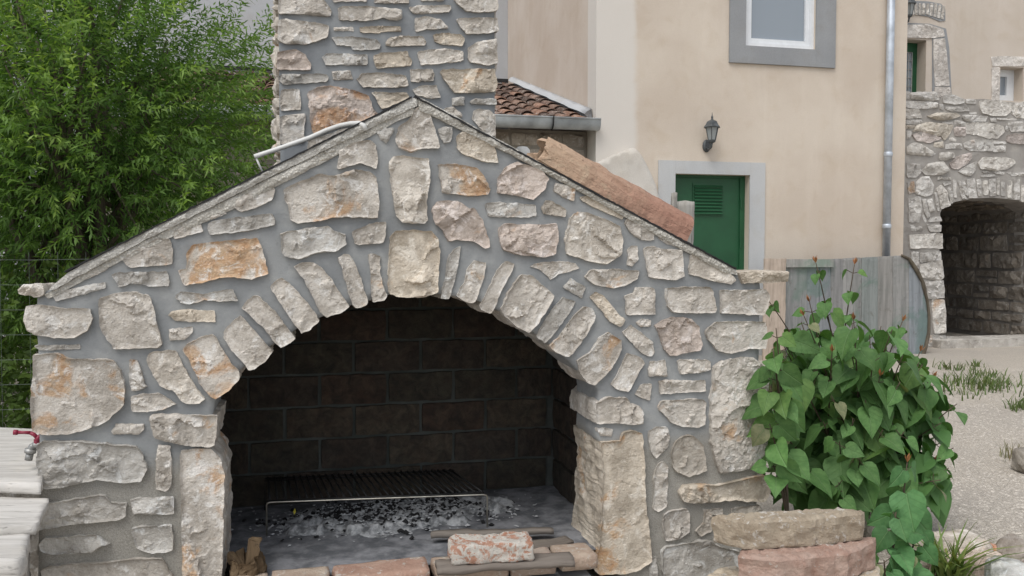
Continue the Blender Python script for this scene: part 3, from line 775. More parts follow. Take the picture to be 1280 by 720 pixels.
# concrete roof slabs with bitumen felt
def roof(name, pts, mat, v0, seed, step=.011, amp=.005, back=None):
    V, Fc = rough_slab(Bp(*pts, v=v0), .010, back or BACK+.03, step, seed, amp=amp, facets=5, tilt=.03, edge=.008, rim=.35, jit=.0022, ring=.25)
    return mesh(name, wallmap(V, v0), Fc, mat, bbq)
roof('roof_slab', [(60,362),(84,341),(180,290),(340,210),(512,124),(521,122),(522,133),(515,135),(395,193),(180,301),(66,363)], M['concrete'], -.012, 11)
roof('roof_slab', [(54,368),(66,363.4),(180,301.6),(395,193.6),(514,135.5),(521,136),(519,143),(500,150),(400,205),(290,262),(180,312),(110,348),(60,374)], M['concrete2'], -.004, 12, back=.24)
roof('roof_slab', [(522,122),(528,123),(640,184),(740,239),(846,297),(919,337),(922,344),(905,341),(844,307),(720,237),(620,184),(542,146),(524,138)], M['concrete2'], -.010, 13)
def felt(a, b, n, seed):
    P = []; rn = random.Random(seed)
    (x0, y0), (x1, y1) = a, b
    for i in range(n+1): f = i/n; P.append((x0+(x1-x0)*f, y0+(y1-y0)*f-.7-rn.uniform(0, 1.1)))
    for i in range(n, -1, -1): f = i/n; P.append((x0+(x1-x0)*f, y0+(y1-y0)*f+.6+rn.uniform(-.3, 1.1)))
    return MB().prism(Bp(*P, v=-.006), -.022, BACK+.01).build('roof_felt', M['felt'], bbq)
felt((82,340), (514,122.5), 110, 1); felt((518,121.5), (918,336), 110, 2)

# chimney
CV = .30
cu0, cu1 = BQ.px(349, 90, CV)[0], BQ.px(618, 90, CV)[0]
CD = .62
V, Fc = rough_slab([(cu0, 1.25), (cu1, 1.25), (cu1, 3.0), (cu0, 3.0)], .003, CD, .03, 77, amp=.002, facets=2, tilt=.01, jit=.001, ring=.08)
ch = mesh('chimney', wallmap(V, CV), Fc, M['mortar_ch'], bbq, True)
MB().box((cu0-.04, CV-.04, 3.0), (cu1+.04, CV+CD+.04, 3.06)).build('chimney_cap', M['concrete'], bbq)
put_stones(CHIM, CV, ch, M['stone'], .0068, 19)
rnd = random.Random(31)
for sgn in (-1, 1):
    for k, P in enumerate(rubble(CV+.0, CV+CD, 1.3, 2.95, .085, (1.2, 3.2), .022, rnd)):
        V, Fc = rough_slab(P, .034 if sgn < 0 else .024, .01, .012 if sgn < 0 else .03, 1500+k+sgn, amp=.006, edge=.014)
        V = [((cu0 if sgn < 0 else cu1)+sgn*c, a, b) for a, b, c in V]
        if sgn < 0: Fc = [f[::-1] for f in Fc]
        mesh('stone', V, Fc, M['stone'], ch, color=(1, .99, .97, rnd.choice([.1, .2, .5])))
for k, P in enumerate(rubble(cu0+.02, cu1-.02, 2.36, 2.97, .085, (1.4, 3.4), .03, rnd)):
    V, Fc = rough_slab(P, .02, .01, .016, 1900+k, amp=.004)
    mesh('stone', wallmap(V, CV), Fc, M['stone'], ch, color=(1, .99, .97, rnd.choice([.1, .2, .5])))

# ------------------------------------------------------------------ the house
house = thing('plastered_house', 'two storey cream plastered house with green door and grey framed window', 'house', HF.world(0, 0), HF.a)
def Hp(*pts, v=0.0): return HF.poly(pts, v)
hu0, hu1 = HF.px(745, 150)[0], HF.px(1131, 200)[0]
HT = 7.0
def rect(fr, x0, y0, x1, y1, v=0.0):
    a = fr.px(x0, (y0+y1)/2, v); b = fr.px(x1, (y0+y1)/2, v); xm = (x0+x1)/2
    return a[0], fr.px(xm, y1, v)[1], b[0], fr.px(xm, y0, v)[1]          # u0, w0, u1, w1
def panel_wall(u0, u1, w0, w1, holes, v0, v1, m):
    """solid wall built of blocks that leave rectangular openings"""
    us = sorted({u0, u1, *[h[0] for h in holes], *[h[2] for h in holes]}); ws = sorted({w0, w1, *[h[1] for h in holes], *[h[3] for h in holes]})
    for i in range(len(us)-1):
        j = 0
        while j < len(ws)-1:
            def hole(j): 
                a, b = (us[i]+us[i+1])/2, (ws[j]+ws[j+1])/2
                return any(h[0] < a < h[2] and h[1] < b < h[3] for h in holes)
            if hole(j): j += 1; continue
            k = j
            while k+1 < len(ws)-1 and not hole(k+1): k += 1
            m.box((us[i], v0, ws[j]), (us[i+1], v1, ws[k+1])); j = k+1
    return m
d_u0, _, d_u1, d_w1 = rect(HF, 843, 218, 936, 330); d_w0 = .05
w_u0, w_w0, w_u1, _ = rect(HF, 931, 30, 1019, 60); w_w1 = w_w0+1.25
panel_wall(hu0, hu1, 0, HT, [(d_u0, d_w0, d_u1, d_w1), (w_u0, w_w0, w_u1, w_w1)], 0, .32, MB()).build('wall', M['plaster_b'], house)
MB().box((hu0, .3215, 0), (hu0+.3, 5.2, HT)).build('side_wall', M['plaster_side'], house)
MB().box((hu1-.3, .3215, 0), (hu1-.003, 5.2, HT)).build('side_wall', M['plaster'], house)
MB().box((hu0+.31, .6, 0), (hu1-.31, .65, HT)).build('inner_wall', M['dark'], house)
MB().prism([(hu0-.3, HT), (hu1+.3, HT), (hu1+.3, HT+.15), (hu0-.3, HT+.15)], -.4, 5.4).build('roof', M['tile'], house)
# door
s0, _, s1, sw = rect(HF, 822, 202, 955, 330)
m = MB(); m.box((s0, -.022, 0), (d_u0+.0, .0-.001, sw)); m.box((d_u1, -.022, 0), (s1, -.001, sw)); m.box((d_u0+.001, -.022, d_w1), (d_u1-.001, -.001, sw-.0005))
m.build('door_surround', M['surround'], house)
door = MB().box((d_u0+.004, .13, d_w0), (d_u1-.004, .17, d_w1-.004)).build('door', M['green'], house)
m = MB(); fw = .05
m.box((d_u0+.001, .105, d_w0), (d_u0+fw, .1295, d_w1)); m.box((d_u1-fw*1.3, .105, d_w0), (d_u1-.001, .1295, d_w1)); m.box((d_u0+fw+.001, .105, d_w1-fw*.6), (d_u1-fw*1.3-.001, .1295, d_w1-.001))
m.build('frame', M['green'], door)
l0, lw0, l1, lw1 = rect(HF, 867, 231, 902, 268, .13)
MB().box((l0-.015, .118, lw0-.015), (l1+.015, .1295, lw1+.015)).build('louvre_plate', M['green'], door)
sm = MB().prism([(0, 0), (1, 0), (1, 1), (0, 1)], 0, .006); ns = 9
for i in range(ns):
    z = lw0+(lw1-lw0)*(i+.1)/ns; hgt = (lw1-lw0)/ns
    MB().add([(l0, .094, z), (l1, .094, z), (l1, .117, z+hgt*.75), (l0, .117, z+hgt*.75), (l0, .1175, z), (l1, .1175, z)], [(0,1,2,3), (0,4,5,1), (0,3,4), (1,5,2)]).build('louvre_slat', M['green'], door)
hu = HF.px(925, 280, .1)[0]
for z in (.5, 1.35, 1.85): MB().lathe([(.012, 0), (.012, .12)], 8, (hu+.012, .1, z)).build('hinge', M['green'], door)
MB().box((d_u0-.02, -.06, 0), (d_u1+.02, .3, .048)).build('threshold', M['concrete'], house)
# window
g0, gw, g1, _ = rect(HF, 911, 20, 1043, 82)
gt = w_w1+(w_w0-gw)
m = MB(); m.box((g0, -.03, gw), (w_u0, -.001, gt)); m.box((w_u1, -.03, gw), (g1, -.001, gt)); m.box((w_u0+.001, -.03, gw+.001), (w_u1-.001, -.001, w_w0)); m.box((w_u0+.001, -.03, w_w1), (w_u1-.001, -.001, gt-.001))
m.build('window_surround', M['win_surround'], house)
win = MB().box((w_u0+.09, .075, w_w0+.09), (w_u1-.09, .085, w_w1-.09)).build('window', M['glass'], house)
fm = MB(); q = .055
for k, (e, y0, y1) in enumerate(((.0, .03, .10), (.056, .045, .09))):
    a, b, c, d = w_u0+e+.001, w_w0+e+.001, w_u1-e-.001, w_w1-e-.001
    fm.box((a, y0, b), (a+q, y1, d)); fm.box((c-q, y0, b), (c, y1, d)); fm.box((a+q+.0005, y0, b+.0005), (c-q-.0005, y1, b+q)); fm.box((a+q+.0005, y0, d-q), (c-q-.0005, y1, d-.0005))
fm.build('frame', M['white'], win)
# corner buttress left by an older wall
bt = [(736,440),(737,207),(750,202),(768,194),(782,187),(792,184.5),(797,188),(803,196),(812,212),(820,232),(826,262),(830,300),(832,440)]
V, Fc = rough_slab(HF.poly(bt, -.12), .012, .125, .05, 44, amp=.006, facets=2, tilt=.03, edge=.05, ring=.06, jit=.008)
mesh('buttress', wallmap(V, -.12), Fc, M['plaster_white'], house, True)
# rainwater pipe
pu, _ = HF.px(1111, 150, -.07)
pp = MB().tube([(pu, -.07, .75), (pu, -.07, HT-.1)], .048, 14).build('downpipe', M['zinc'], house, True)
for z in (HF.px(1111, 196, -.07)[1], 4.6, 1.6): MB().lathe([(.051, 0), (.056, .01), (.056, .05), (.051, .06)], 14, (pu, -.07, z)).build('pipe_collar', M['zinc'], pp, True)

# wall lantern over the door
lu, lw = HF.px(890, 165, -.16)
lamp = thing('wall_lantern', 'dark metal lantern on the cream wall above the green door', 'lamp', HF.world(lu, 0, lw), HF.a)
def lantern(root, s=1.0):
    MB().lathe([(.0, -.0), (.055, 0), (.062, .01), (.062, .025), (.03, .035), (.0, .036)], 14).build('back_plate', M['lamp'], root, True, loc=(0, -.001, -.15*s), rot=(math.pi/2, 0, 0)).scale = (.85, 1.25, 1)
    MB().tube([(0, -.02, -.17*s), (0, -.08, -.20*s), (0, -.14, -.18*s), (0, -.16, -.13*s)], .014, 8).build('arm', M['lamp'], root, True)
    MB().lathe([(.015, -.135*s), (.045, -.12*s), (.052, -.10*s), (.05, -.095*s)], 6, (0, -.16, 0)).build('base', M['lamp'], root)
    gl = MB(); gl.lathe([(.043, -.095*s), (.078, .055*s)], 6, (0, -.16, 0)); gl.build('lantern_glass', M['lampglass'], root)
    bars = MB()
    for k in range(6):
        a = 2*math.pi*k/6; c_, s_ = math.cos(a), math.sin(a)
        bars.tube([(.047*c_, -.16+.047*s_, -.1*s), (.082*c_, -.16+.082*s_, .058*s)], .005, 5)
    bars.build('cage', M['lamp'], root)
    MB().lathe([(.105, .05*s), (.108, .058*s), (.085, .085*s), (.068, .12*s), (.045, .135*s), (.02, .145*s), (.012, .165*s), (.016, .18*s), (.006, .20*s), (.002, .235*s)], 6, (0, -.16, 0)).build('roof', M['lamp'], root)
lantern(lamp)

# ------------------------------------------------------------------ stone terrace with a vaulted passage
TV = .32
ter = thing('stone_terrace', 'rubble stone terrace wall with arched passage beside the cream house', 'terrace', HF.world(HF.px(1205, 300, TV)[0], TV), HF.a)
tu = HF.px(1205, 300, TV)[0]
TERR = '''
P 72,115 135,115 130,190 72,195
P 140,130 380,120 420,205 280,210 150,190
P 470,160 560,150 670,195 660,230 580,250 470,230
P 80,215 200,210 415,225 420,275 300,295 180,285 85,280
P 480,265 720,270 735,310 640,320 540,315 480,290
P 840,210 1000,205 1130,240 1140,310 1080,360 960,350 860,335 830,260 | tw
P 1145,240 1290,225 1290,385 1200,380 1150,340 | tw
P 80,290 210,290 250,380 150,388 80,390 | tw
P 300,365 400,325 600,335 640,360 560,400 400,405 | to
P 645,350 800,350 910,370 890,420 700,420 650,385
P 85,395 250,395 270,430 200,455 90,440
P 90,450 190,455 180,490 95,490 | to
P 170,520 210,455 330,425 550,455 540,510 470,600 440,560 330,540 250,510 | to
P 160,545 250,515 380,560 440,585 330,625 200,610 | tp
P 440,420 570,430 560,445 480,440
P 570,400 690,420 690,460 570,465
P 565,490 600,470 690,475 680,565 580,560 | tp
P 700,440 760,430 930,435 1050,460 1060,520 1000,580 920,585 800,550 700,540 | tw
P 520,590 560,568 600,600 590,620 525,615 | tw
P 90,510 150,510 140,590 100,595
P 100,670 140,640 200,625 270,660 360,720 340,760 110,740 | tw
P 370,620 470,615 470,680 370,670 | to r.4
P 480,640 650,630 655,690 480,690
P 670,640 750,600 950,600 960,680 940,710 740,710 680,680 | r.4
P 960,655 1095,655 1095,720 960,720
P 965,605 1095,620 1095,645 965,640
P 1100,560 1180,540 1290,540 1290,640 1200,640 1100,620 | tp
P 1110,430 1280,415 1280,510 1140,520
P 1000,380 1200,385 1200,405 1000,400
P 920,380 990,380 1000,420 940,420
P 1080,450 1110,460 1120,520 1080,510
P 690,190 790,190 800,240 700,240
P 425,240 470,245 470,310 430,290
P 720,330 800,320 800,345 725,345
Q 100,110 230,130 240,200 180,255 110,255
Q 250,190 320,120 460,100 520,185 450,225 300,230 | tw
Q 430,10 560,5 580,60 480,85 430,75 | tw
Q 300,0 400,20 350,50 300,35
Q 530,120 600,50 740,10 750,60 700,120 610,170 550,160 | tp
Q 620,190 700,140 790,100 780,190 740,235 680,225
Q 820,110 870,60 1000,55 1150,70 1180,110 1100,165 1000,185 850,170 | tw
Q 840,230 990,225 990,250 840,250
Q 850,195 920,190 940,205 860,215
Q 945,190 1080,205 1075,230 1000,225
Q 1090,205 1290,205 1290,245 1150,240
Q 200,310 240,260 320,245 360,330 350,420 280,440 190,410
Q 110,310 170,300 180,400 120,420 | r.8
Q 120,460 230,455 245,560 220,700 120,695
Q 250,480 290,475 330,640 300,660 270,600
Q 300,480 350,470 380,580 330,600
Q 370,410 400,400 430,590 400,590
Q 395,370 450,335 500,400 530,530 440,570 420,460 | tw
Q 500,360 530,345 560,420 565,520 540,525
Q 610,300 640,290 690,460 650,470
Q 645,290 670,285 710,390 705,450 680,430
Q 700,280 770,270 800,450 720,460
Q 795,270 840,270 850,450 815,450
Q 865,280 910,280 918,435 862,435 | tw
Q 925,275 990,270 990,435 925,435
Q 1000,260 1030,255 1030,440 1000,430 | tw
Q 1040,290 1085,300 1085,450 1040,440
Q 1100,285 1150,285 1145,465 1105,460 | tw
Q 1165,270 1230,270 1225,485 1170,480
Q 1240,330 1290,320 1290,505 1240,500 | tw
Q 330,650 440,640 455,690 310,700
Q 400,250 540,250 550,275 400,280 | tw
Q 460,310 545,290 540,320 480,345
Q 560,270 595,280 600,460 570,455
Q 270,620 300,700 280,715 255,640
R 68,5 135,10 135,35 75,38
R 160,0 235,5 235,40 170,40
R 70,60 235,50 238,130 140,125 75,130 | tw
R 122,155 228,145 232,190 125,205
R 122,215 235,195 248,285 220,300 125,280 | tw
R 150,310 245,300 252,390 170,395
R 185,405 250,405 258,470 255,570 200,575 190,500 | tw
R 180,590 255,590 265,690 150,695 | r.5
R 78,150 115,150 115,240 80,220 | r.5
'''
ac = HF.px(1241, 268, TV)[0]-tu; ahw = HF.px(1305, 268, TV)[0]-tu-ac; asp = HF.px(1200, 266, TV)[1]; atop = HF.px(1225, 247, TV)[1]
ttop_l = HF.px(1132, 116, TV)[1]; ttop_r = HF.px(1280, 128, TV)[1]
TL, TR_ = hu1-tu-.25, 3.2
arch = []
for k in range(13):
    a = math.pi*(1-k/12); arch.append((ac+ahw*math.cos(a), asp+(atop-asp)*math.sin(a)))
out = [(TL, 0), (ac-ahw, 0)]+arch+[(ac+ahw, 0), (TR_, 0), (TR_, ttop_r-.12), (HF.px(1280,128,TV)[0]-tu, ttop_r-.02), (HF.px(1230,127,TV)[0]-tu, ttop_r+.02), (HF.px(1190,120,TV)[0]-tu, ttop_l-.06), (HF.px(1132,116,TV)[0]-tu, ttop_l-.02), (TL, ttop_l-.02)]
V, Fc = rough_slab(out, .01, .5, .09, 61, amp=.014, facets=3, tilt=.02, edge=.03, jit=.006, ring=.2)
tw = mesh('wall', wallmap(V), Fc, M['mortar_far'], ter)
for i, (pts, d) in enumerate(parse(TERR)):
    P = np.array([(a-tu, b) for a, b in HF.poly(pts, TV)]); mn = min(np.ptp(P[:, 0]), np.ptp(P[:, 1])); P = ((P-P.mean(0))*(1.07 if mn > .11 else .97)+P.mean(0)).tolist()
    V, Fc = rough_slab(P, .05 if mn > .1 else .035, .02, .026, 3000+i*7, amp=.012, facets=5, tilt=.3, edge=.03, rim=.45, jit=.008, cell=.08)
    tn = TINT[d['t']]; k = PR.uniform(.9, 1.1)
    mesh('stone', wallmap(V), Fc, M['stone_far'], tw, color=(tn[0]*k, tn[1]*k, tn[2]*k, d['r']))
# barrel vault, side walls and back wall of the passage
PD = 2.1
vt = MB(); n = len(arch)
Va = [(u, .45, w) for u, w in arch]+[(u, PD, w) for u, w in arch]+[(u, .45, w+.2) for u, w in arch]+[(u, PD, w+.2) for u, w in arch]
vt.add(Va, [(i, i+1, i+1+n, i+n) for i in range(n-1)]+[(i+2*n, i+3*n, i+1+3*n, i+1+2*n) for i in range(n-1)])
vt.box((ac-ahw-.3, .501, 0), (ac-ahw, PD, asp+.1)); vt.box((ac+ahw, .501, 0), (ac+ahw+.3, PD, asp+.1))
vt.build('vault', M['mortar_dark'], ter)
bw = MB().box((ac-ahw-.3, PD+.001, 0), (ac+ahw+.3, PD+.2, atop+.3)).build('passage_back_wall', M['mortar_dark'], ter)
rnd = random.Random(12)
rw = MB().box((ac+ahw+.301, .502, 0), (ac+ahw+.4, PD, asp+.1)).build('passage_side_wall', M['mortar_far'], ter)
for k, P in enumerate(rubble(.04, PD-.02, .05, asp+.12, .2, (1.3, 3.2), .03, rnd)):
    V, Fc = rough_slab(P, .05, .02, .05, 3900+k, amp=.014, edge=.03, jit=.01, cell=.1)
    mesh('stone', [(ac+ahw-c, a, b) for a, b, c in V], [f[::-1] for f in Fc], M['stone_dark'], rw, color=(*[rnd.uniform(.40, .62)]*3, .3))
for k in range(46):                                   # flat stones of the vault
    f = rnd.uniform(.12, .88); a = math.pi*(1-f); u, w = ac+ahw*.98*math.cos(a), asp+(atop-asp)*math.sin(a); L = rnd.uniform(.25, .55); v = rnd.uniform(.5, PD-.5)
    V, Fc = rough_block(.10, L, .05, .012, .01, 4200+k, .05); sl_ = math.atan2((atop-asp)*math.cos(a), -ahw*math.sin(a))
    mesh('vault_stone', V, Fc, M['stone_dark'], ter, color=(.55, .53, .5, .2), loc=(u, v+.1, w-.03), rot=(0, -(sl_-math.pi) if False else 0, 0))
MB().prism([(TL, ttop_l-.35), (TR_, ttop_l-.35), (TR_, ttop_l-.25), (TL, ttop_l-.25)], .501, 2.6).build('terrace_floor', M['mortar_far'], ter)
V, Fc = rough_slab([(ac-ahw-.12, -.1), (ac+ahw+.6, -.1), (ac+ahw+.6, .38), (ac-ahw-.12, .38)], .02, .10, .07, 71, amp=.01, edge=.03, cap=True)
mesh('step', [(a, b-.12, c+.1) for a, b, c in V], Fc, M['stone_far'], ter, color=(.95, .93, .9, .1))

# ------------------------------------------------------------------ the farther house above the terrace
FV = 2.75
fo = HF.px(1160, 110, FV)[0]
far = thing('upper_house', 'cream plastered house wall with stone framed green door above the terrace', 'house', HF.world(fo, FV), HF.a)
def Fp(pts, v=FV): return [(a-fo, b) for a, b in HF.poly(pts, v)]
def frect(x0, y0, x1, y1): a = rect(HF, x0, y0, x1, y1, FV); return (a[0]-fo, a[1], a[2]-fo, a[3])
fd = frect(1118, 49, 1157, 150); fw_ = frect(1250, 84, 1279, 126)
FB = ttop_l-.30
fd = (fd[0], FB+.05, fd[2], fd[3])
panel_wall(-1.2, 2.6, 0, 7.2, [fd, fw_], 0, .35, MB()).build('wall', M['plaster_2'], far)
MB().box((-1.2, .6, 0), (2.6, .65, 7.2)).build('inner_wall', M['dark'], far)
dr = MB().box((fd[0], .22, fd[1]), (fd[2], .26, fd[3])).build('door', M['green'], far)
gr = MB()                                             # wrought grille in the door's light
gx0, gz0, gx1, gz1 = frect(1141, 62, 1150, 116)
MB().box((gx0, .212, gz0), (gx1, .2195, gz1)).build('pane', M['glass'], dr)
for u in (gx0, (gx0+gx1)/2, gx1): gr.tube([(u, .2, gz0), (u, .2, gz1)], .008, 6)
for k in range(6):
    z = gz0+(gz1-gz0)*k/5; gr.tube([(gx0, .2, z), (gx1, .2, z)], .007, 6)
gr.build('grille', M['tapmetal'], dr)
for i, pts in enumerate(['1118,33 1140,31 1160,31 1178,37 1180,46 1166,48 1118,47', '1166,49 1180,48 1182,65 1184,85 1186,108 1168,108 1166,80', '1167,109 1187,109 1188,122 1167,122']):
    P = Fp([tuple(map(float, q.split(','))) for q in pts.split()])
    V, Fc = rough_slab(P, .03, .02, .03, 5000+i, amp=.008, edge=.02, jit=.004, cell=.06); mesh('door_surround', wallmap(V, -.013), Fc, M['stone_far'], far, color=(1.25, 1.22, 1.2, 0))
# grey mortar line round the surround
P = Fp([(1118,29),(1142,29),(1162,30),(1182,36),(1186,60),(1189,118),(1191,124),(1165,124),(1165,48),(1118,47)]); MB().prism(P, -.012, -.001).build('surround_mortar', M['win_surround'], far)
P = Fp([(1118,3),(1140,1),(1160,2),(1176,5),(1181,12),(1181,26),(1174,27),(1160,21),(1140,18),(1118,18)]); MB().prism(P, -.012, -.001).build('relieving_arch', M['win_surround'], far)
for k in range(9):
    x = 1138+k*4.6; lean = (k-3)*.5
    P = Fp([(x, 18.5+max(0, k-4)*1.3), (x+3.6, 19+max(0, k-4)*1.5), (x+3.8+lean*.7, 4.8+max(0, k-6)*1.6), (x+.4+lean*.7, 4.6+max(0, k-6)*1.5)])
    V, Fc = rough_slab(P, .03, .012, .02, 5100+k, amp=.006, edge=.012, jit=.003); mesh('arch_stone', wallmap(V, -.013), Fc, M['stone_far'], far, color=(1.1, 1.08, 1.05, .1))
for i, pts in enumerate(['1238,71 1258,70 1290,72 1290,83 1240,83', '1239,84 1249,84 1249,127 1239,127']):
    P = Fp([tuple(map(float, q.split(','))) for q in pts.split()])
    V, Fc = rough_slab(P, .03, .02, .03, 5200+i, amp=.008, edge=.02, jit=.004, cell=.06); mesh('window_surround', wallmap(V), Fc, M['stone_far'], far, color=(1.25, 1.22, 1.2, 0))
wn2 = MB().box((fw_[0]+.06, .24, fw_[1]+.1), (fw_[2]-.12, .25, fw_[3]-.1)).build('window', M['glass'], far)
m = MB(); a, b, c, d = fw_[0]+.001, fw_[1]+.001, fw_[2]-.001, fw_[3]-.001
m.box((a, .2, b), (a+.06, .27, d)); m.box((c-.15, .2, b), (c, .27, d)); m.box((a+.0605, .2, b+.0005), (c-.1505, .27, b+.13)); m.box((a+.0605, .2, d-.12), (c-.1505, .27, d-.0005)); m.build('frame', M['white'], wn2)
lu2, lw2 = HF.px(1137, 10, FV-.16)
lamp2 = thing('wall_lantern', 'dark lantern half hidden behind the house corner, above the far green door', 'lamp', HF.world(lu2, FV, lw2), HF.a)
lantern(lamp2, 1.15)

# ------------------------------------------------------------------ low annex with clay tile roof, left of the house
an = thing('tiled_annex', 'low rubble stone annex with clay tile roof and zinc gutter', 'outbuilding', HF.world(hu0-2.2, .35), HF.a)
au0, au1, AV = -3.4, 2.19, .35
eave = HF.px(690, 150, .1)[1]
RS = math.atan2(1.20, 4.1)
aw = MB().box((au0, 0, 0), (au1, .3, eave-.09)).build('wall', M['mortar_annex'], an)
rnd = random.Random(77)
for k, P in enumerate(rubble(au1-1.55, au1-.01, eave-.85, eave-.1, .15, (1.0, 2.4), .03, rnd)):
    V, Fc = rough_slab(P, .035, .01, .03, 6000+k, amp=.01, edge=.025, jit=.008, cell=.07); mesh('stone', wallmap(V), Fc, M['stone_dark'], aw, color=(*[rnd.uniform(.85, 1.2)]*3, .1))
for k, P in enumerate(rubble(au0, au1-1.56, .05, eave-.1, .3, (1.2, 2.6), .05, rnd)):
    V, Fc = rough_slab(P, .035, .01, .08, 6200+k, amp=.01, edge=.03, jit=.008, cell=.1); mesh('stone', wallmap(V), Fc, M['stone_dark'], aw, color=(*[rnd.uniform(.85, 1.2)]*3, .1))
MB().box((au0, .301, 0), (au0+.3, 4.3, eave-.1)).build('side_wall', M['mortar_annex'], an)
rf = MB()
rf.add([(au0-.1, -.22, eave-.075), (au1, -.22, eave-.075), (au1, 4.2, eave-.075+4.42*math.tan(RS)), (au0-.1, 4.2, eave-.075+4.42*math.tan(RS))], [(0,1,2,3)])
rf = rf.build('roof', M['pan'], an)
def half_tile(r0, r1, L, th, n=8):
    m = MB(); V = []
    for (r, y) in ((r0, 0), (r1, L), (r0-th, 0), (r1-th, L)):
        for k in range(n+1): a = math.pi*k/n; V.append((r*math.cos(a), y, r*math.sin(a)*.82))
    q = n+1; Fc = []
    for k in range(n):
        Fc += [(k, q+k, q+k+1, k+1), (2*q+k, 2*q+k+1, 3*q+k+1, 3*q+k), (k, k+1, 2*q+k+1, 2*q+k), (q+k, 3*q+k, 3*q+k+1, q+k+1)]
    Fc += [(0, 2*q, 3*q, q), (n, q+n, 3*q+n, 2*q+n)]
    return m.add(V, Fc)
tm = half_tile(.092, .074, .44, .014); td = bpy.data.meshes.new('tile'); td.from_pydata(tm.V, [], tm.F); td.materials.append(M['tile']); td.polygons.foreach_set('use_smooth', [True]*len(td.polygons))
td.update()
pan = MB()
cols = int((au1-au0)/.205); rows = 12
for c in range(cols):
    u = au1-.115-c*.205
    for r in range(rows):
        s = -.30+r*.365
        y, z = s*math.cos(RS), eave-.045+(s+.3)*math.sin(RS)+.02
        if y > 4.0: continue
        k = rnd.uniform(.65, 1.3)
        tint = rnd.choice([(1, 1, 1), (.78, .82, .85), (1.15, 1.0, .9), (.7, .68, .68), (1.2, 1.15, 1.1), (.55, .55, .56)])
        inst('tile', td, rf, (u+rnd.uniform(-.012, .012), y+.02+rnd.uniform(-.02, .02), z+rnd.uniform(0, .01)), (RS-.035+rnd.uniform(-.02, .02), rnd.uniform(-.05, .05), rnd.uniform(-.035, .035)), (1, 1, 1), (tint[0]*k, tint[1]*k, tint[2]*k, 1))
    up = u+.1025
    Vp = []
    for (s, zz) in ((-.36, 0), (4.2/math.cos(RS), 0)):
        for k in range(7):
            a = math.pi+math.pi*k/6; Vp.append((up+.085*math.cos(a), s*math.cos(RS), eave+.02+(s+.3)*math.sin(RS)+.07*math.sin(a)))
    pan.add(Vp, [(k, k+1, k+8, k+7) for k in range(6)])
pan.build('pan_tiles', M['pan'], rf, True)
# cement flashing against the house
m = MB(); fl = []
for k in range(15):
    s = -.25+k*.31; y = s*math.cos(RS); z = eave+.02+(s+.3)*math.sin(RS); j = .015*math.sin(k*2.3)
    fl.append([(au1-.10+j, y, z+.055), (au1-.06, y, z+.09+j), (au1-.01, y, z+.12), (au1-.001, y, z-.05)])
m.add([p for q in fl for p in q], [(i*4+k, (i+1)*4+k, (i+1)*4+k+1, i*4+k+1) for i in range(14) for k in range(3)]+[(3, 2, 1, 0)])
m.build('flashing', M['grey_wall'], rf, True)
gz, gy = eave-.055, -.40
m = MB(); prof = [(gy-.075, .05)]+[(gy+.075*math.cos(a), .075*math.sin(a)) for a in [math.pi+math.pi*k/8 for k in range(9)]]+[(gy+.068*math.cos(a), .068*math.sin(a)) for a in [2*math.pi-math.pi*k/8 for k in range(9)]]+[(gy-.068, .05)]
n = len(prof); V = [(u, y, gz+z) for u in (au0-.2, au1+.03) for y, z in prof]
m.add(V, [(k, k+1, k+1+n, k+n) for k in range(n-1)]+[tuple(range(9, -1, -1)), tuple(n+k for k in range(10))])
m.tube([(au0-.2, gy-.075, gz+.052), (au1+.03, gy-.075, gz+.052)], .011, 8)
gt_ = m.build('gutter', M['gutter'], an, True)
for k in range(6):
    u = au1-.55-k*.8; MB().tube([(u, gy-.083, gz+.06)]+[(u, gy+.08*math.cos(a), gz+.08*math.sin(a)) for a in [math.pi+math.pi*j/6 for j in range(7)]], .009, 5).build('bracket', M['iron'], gt_)
# taller grey rendered building behind it
gu = HF.px(480, 60, 4.75)[0]
gb = thing('grey_building', 'tall plain grey rendered wall behind the tree and the chimney', 'building', HF.world(gu, 4.75), HF.a)
MB().box((-8.2, 0, 0), (hu0-gu-.002, .4, 8.2)).build('wall', M['grey_wall'], gb)
MB().box((-8.2, -.03, HF.px(632, 99, 4.75)[1]-.05), (hu0-gu-.002, -.001, HF.px(632, 99, 4.75)[1])).build('flashing', M['felt'], gb)

# ------------------------------------------------------------------ things on and around the barbecue
def on_bq(name, label, cat, u, v, w, rot=0.0, group=None): return thing(name, label, cat, BQ.world(u, v, w), BQ.a+rot, group)

# half-round clay channel lying on the right roof slope
cv = .20
a_u, a_w = BQ.px(668, 197, cv); b_u, b_w = BQ.px(846, 296, cv)
L = math.hypot(b_u-a_u, b_w-a_w); ang = math.atan2(b_w-a_w, b_u-a_u)
V = []; Fc = []; nl, na = 60, 14; r0, th = .082, .016
key = [(-.088, 0), (-.082, .055), (-.070, .088), (-.035, .112), (.03, .112), (.068, .085), (.084, .04), (.088, 0)]
kx = np.linspace(0, len(key)-1, na+1); prof = [(float(np.interp(q, range(len(key)), [p[0] for p in key])), float(np.interp(q, range(len(key)), [p[1] for p in key]))) for q in kx]
prof2 = [(x*.80, z*.84) for x, z in prof]
ring = prof+prof2[::-1]; n = len(ring)
for i in range(nl+1):
    for (y, z) in ring: V.append((L*i/nl, y, z))
V = np.array(V); V += .0045*np.stack([fbm(V*np.array([.6, 1, 1])/.035+k*9, 60+k, 4) for k in range(3)], 1)
e0 = V[:, 0] < .03; V[e0, 0] += .03*fbm(V[e0]/.03, 5, 3)
for i in range(nl):
    for k in range(n): Fc.append((i*n+k, i*n+(k+1)%n, (i+1)*n+(k+1)%n, (i+1)*n+k))
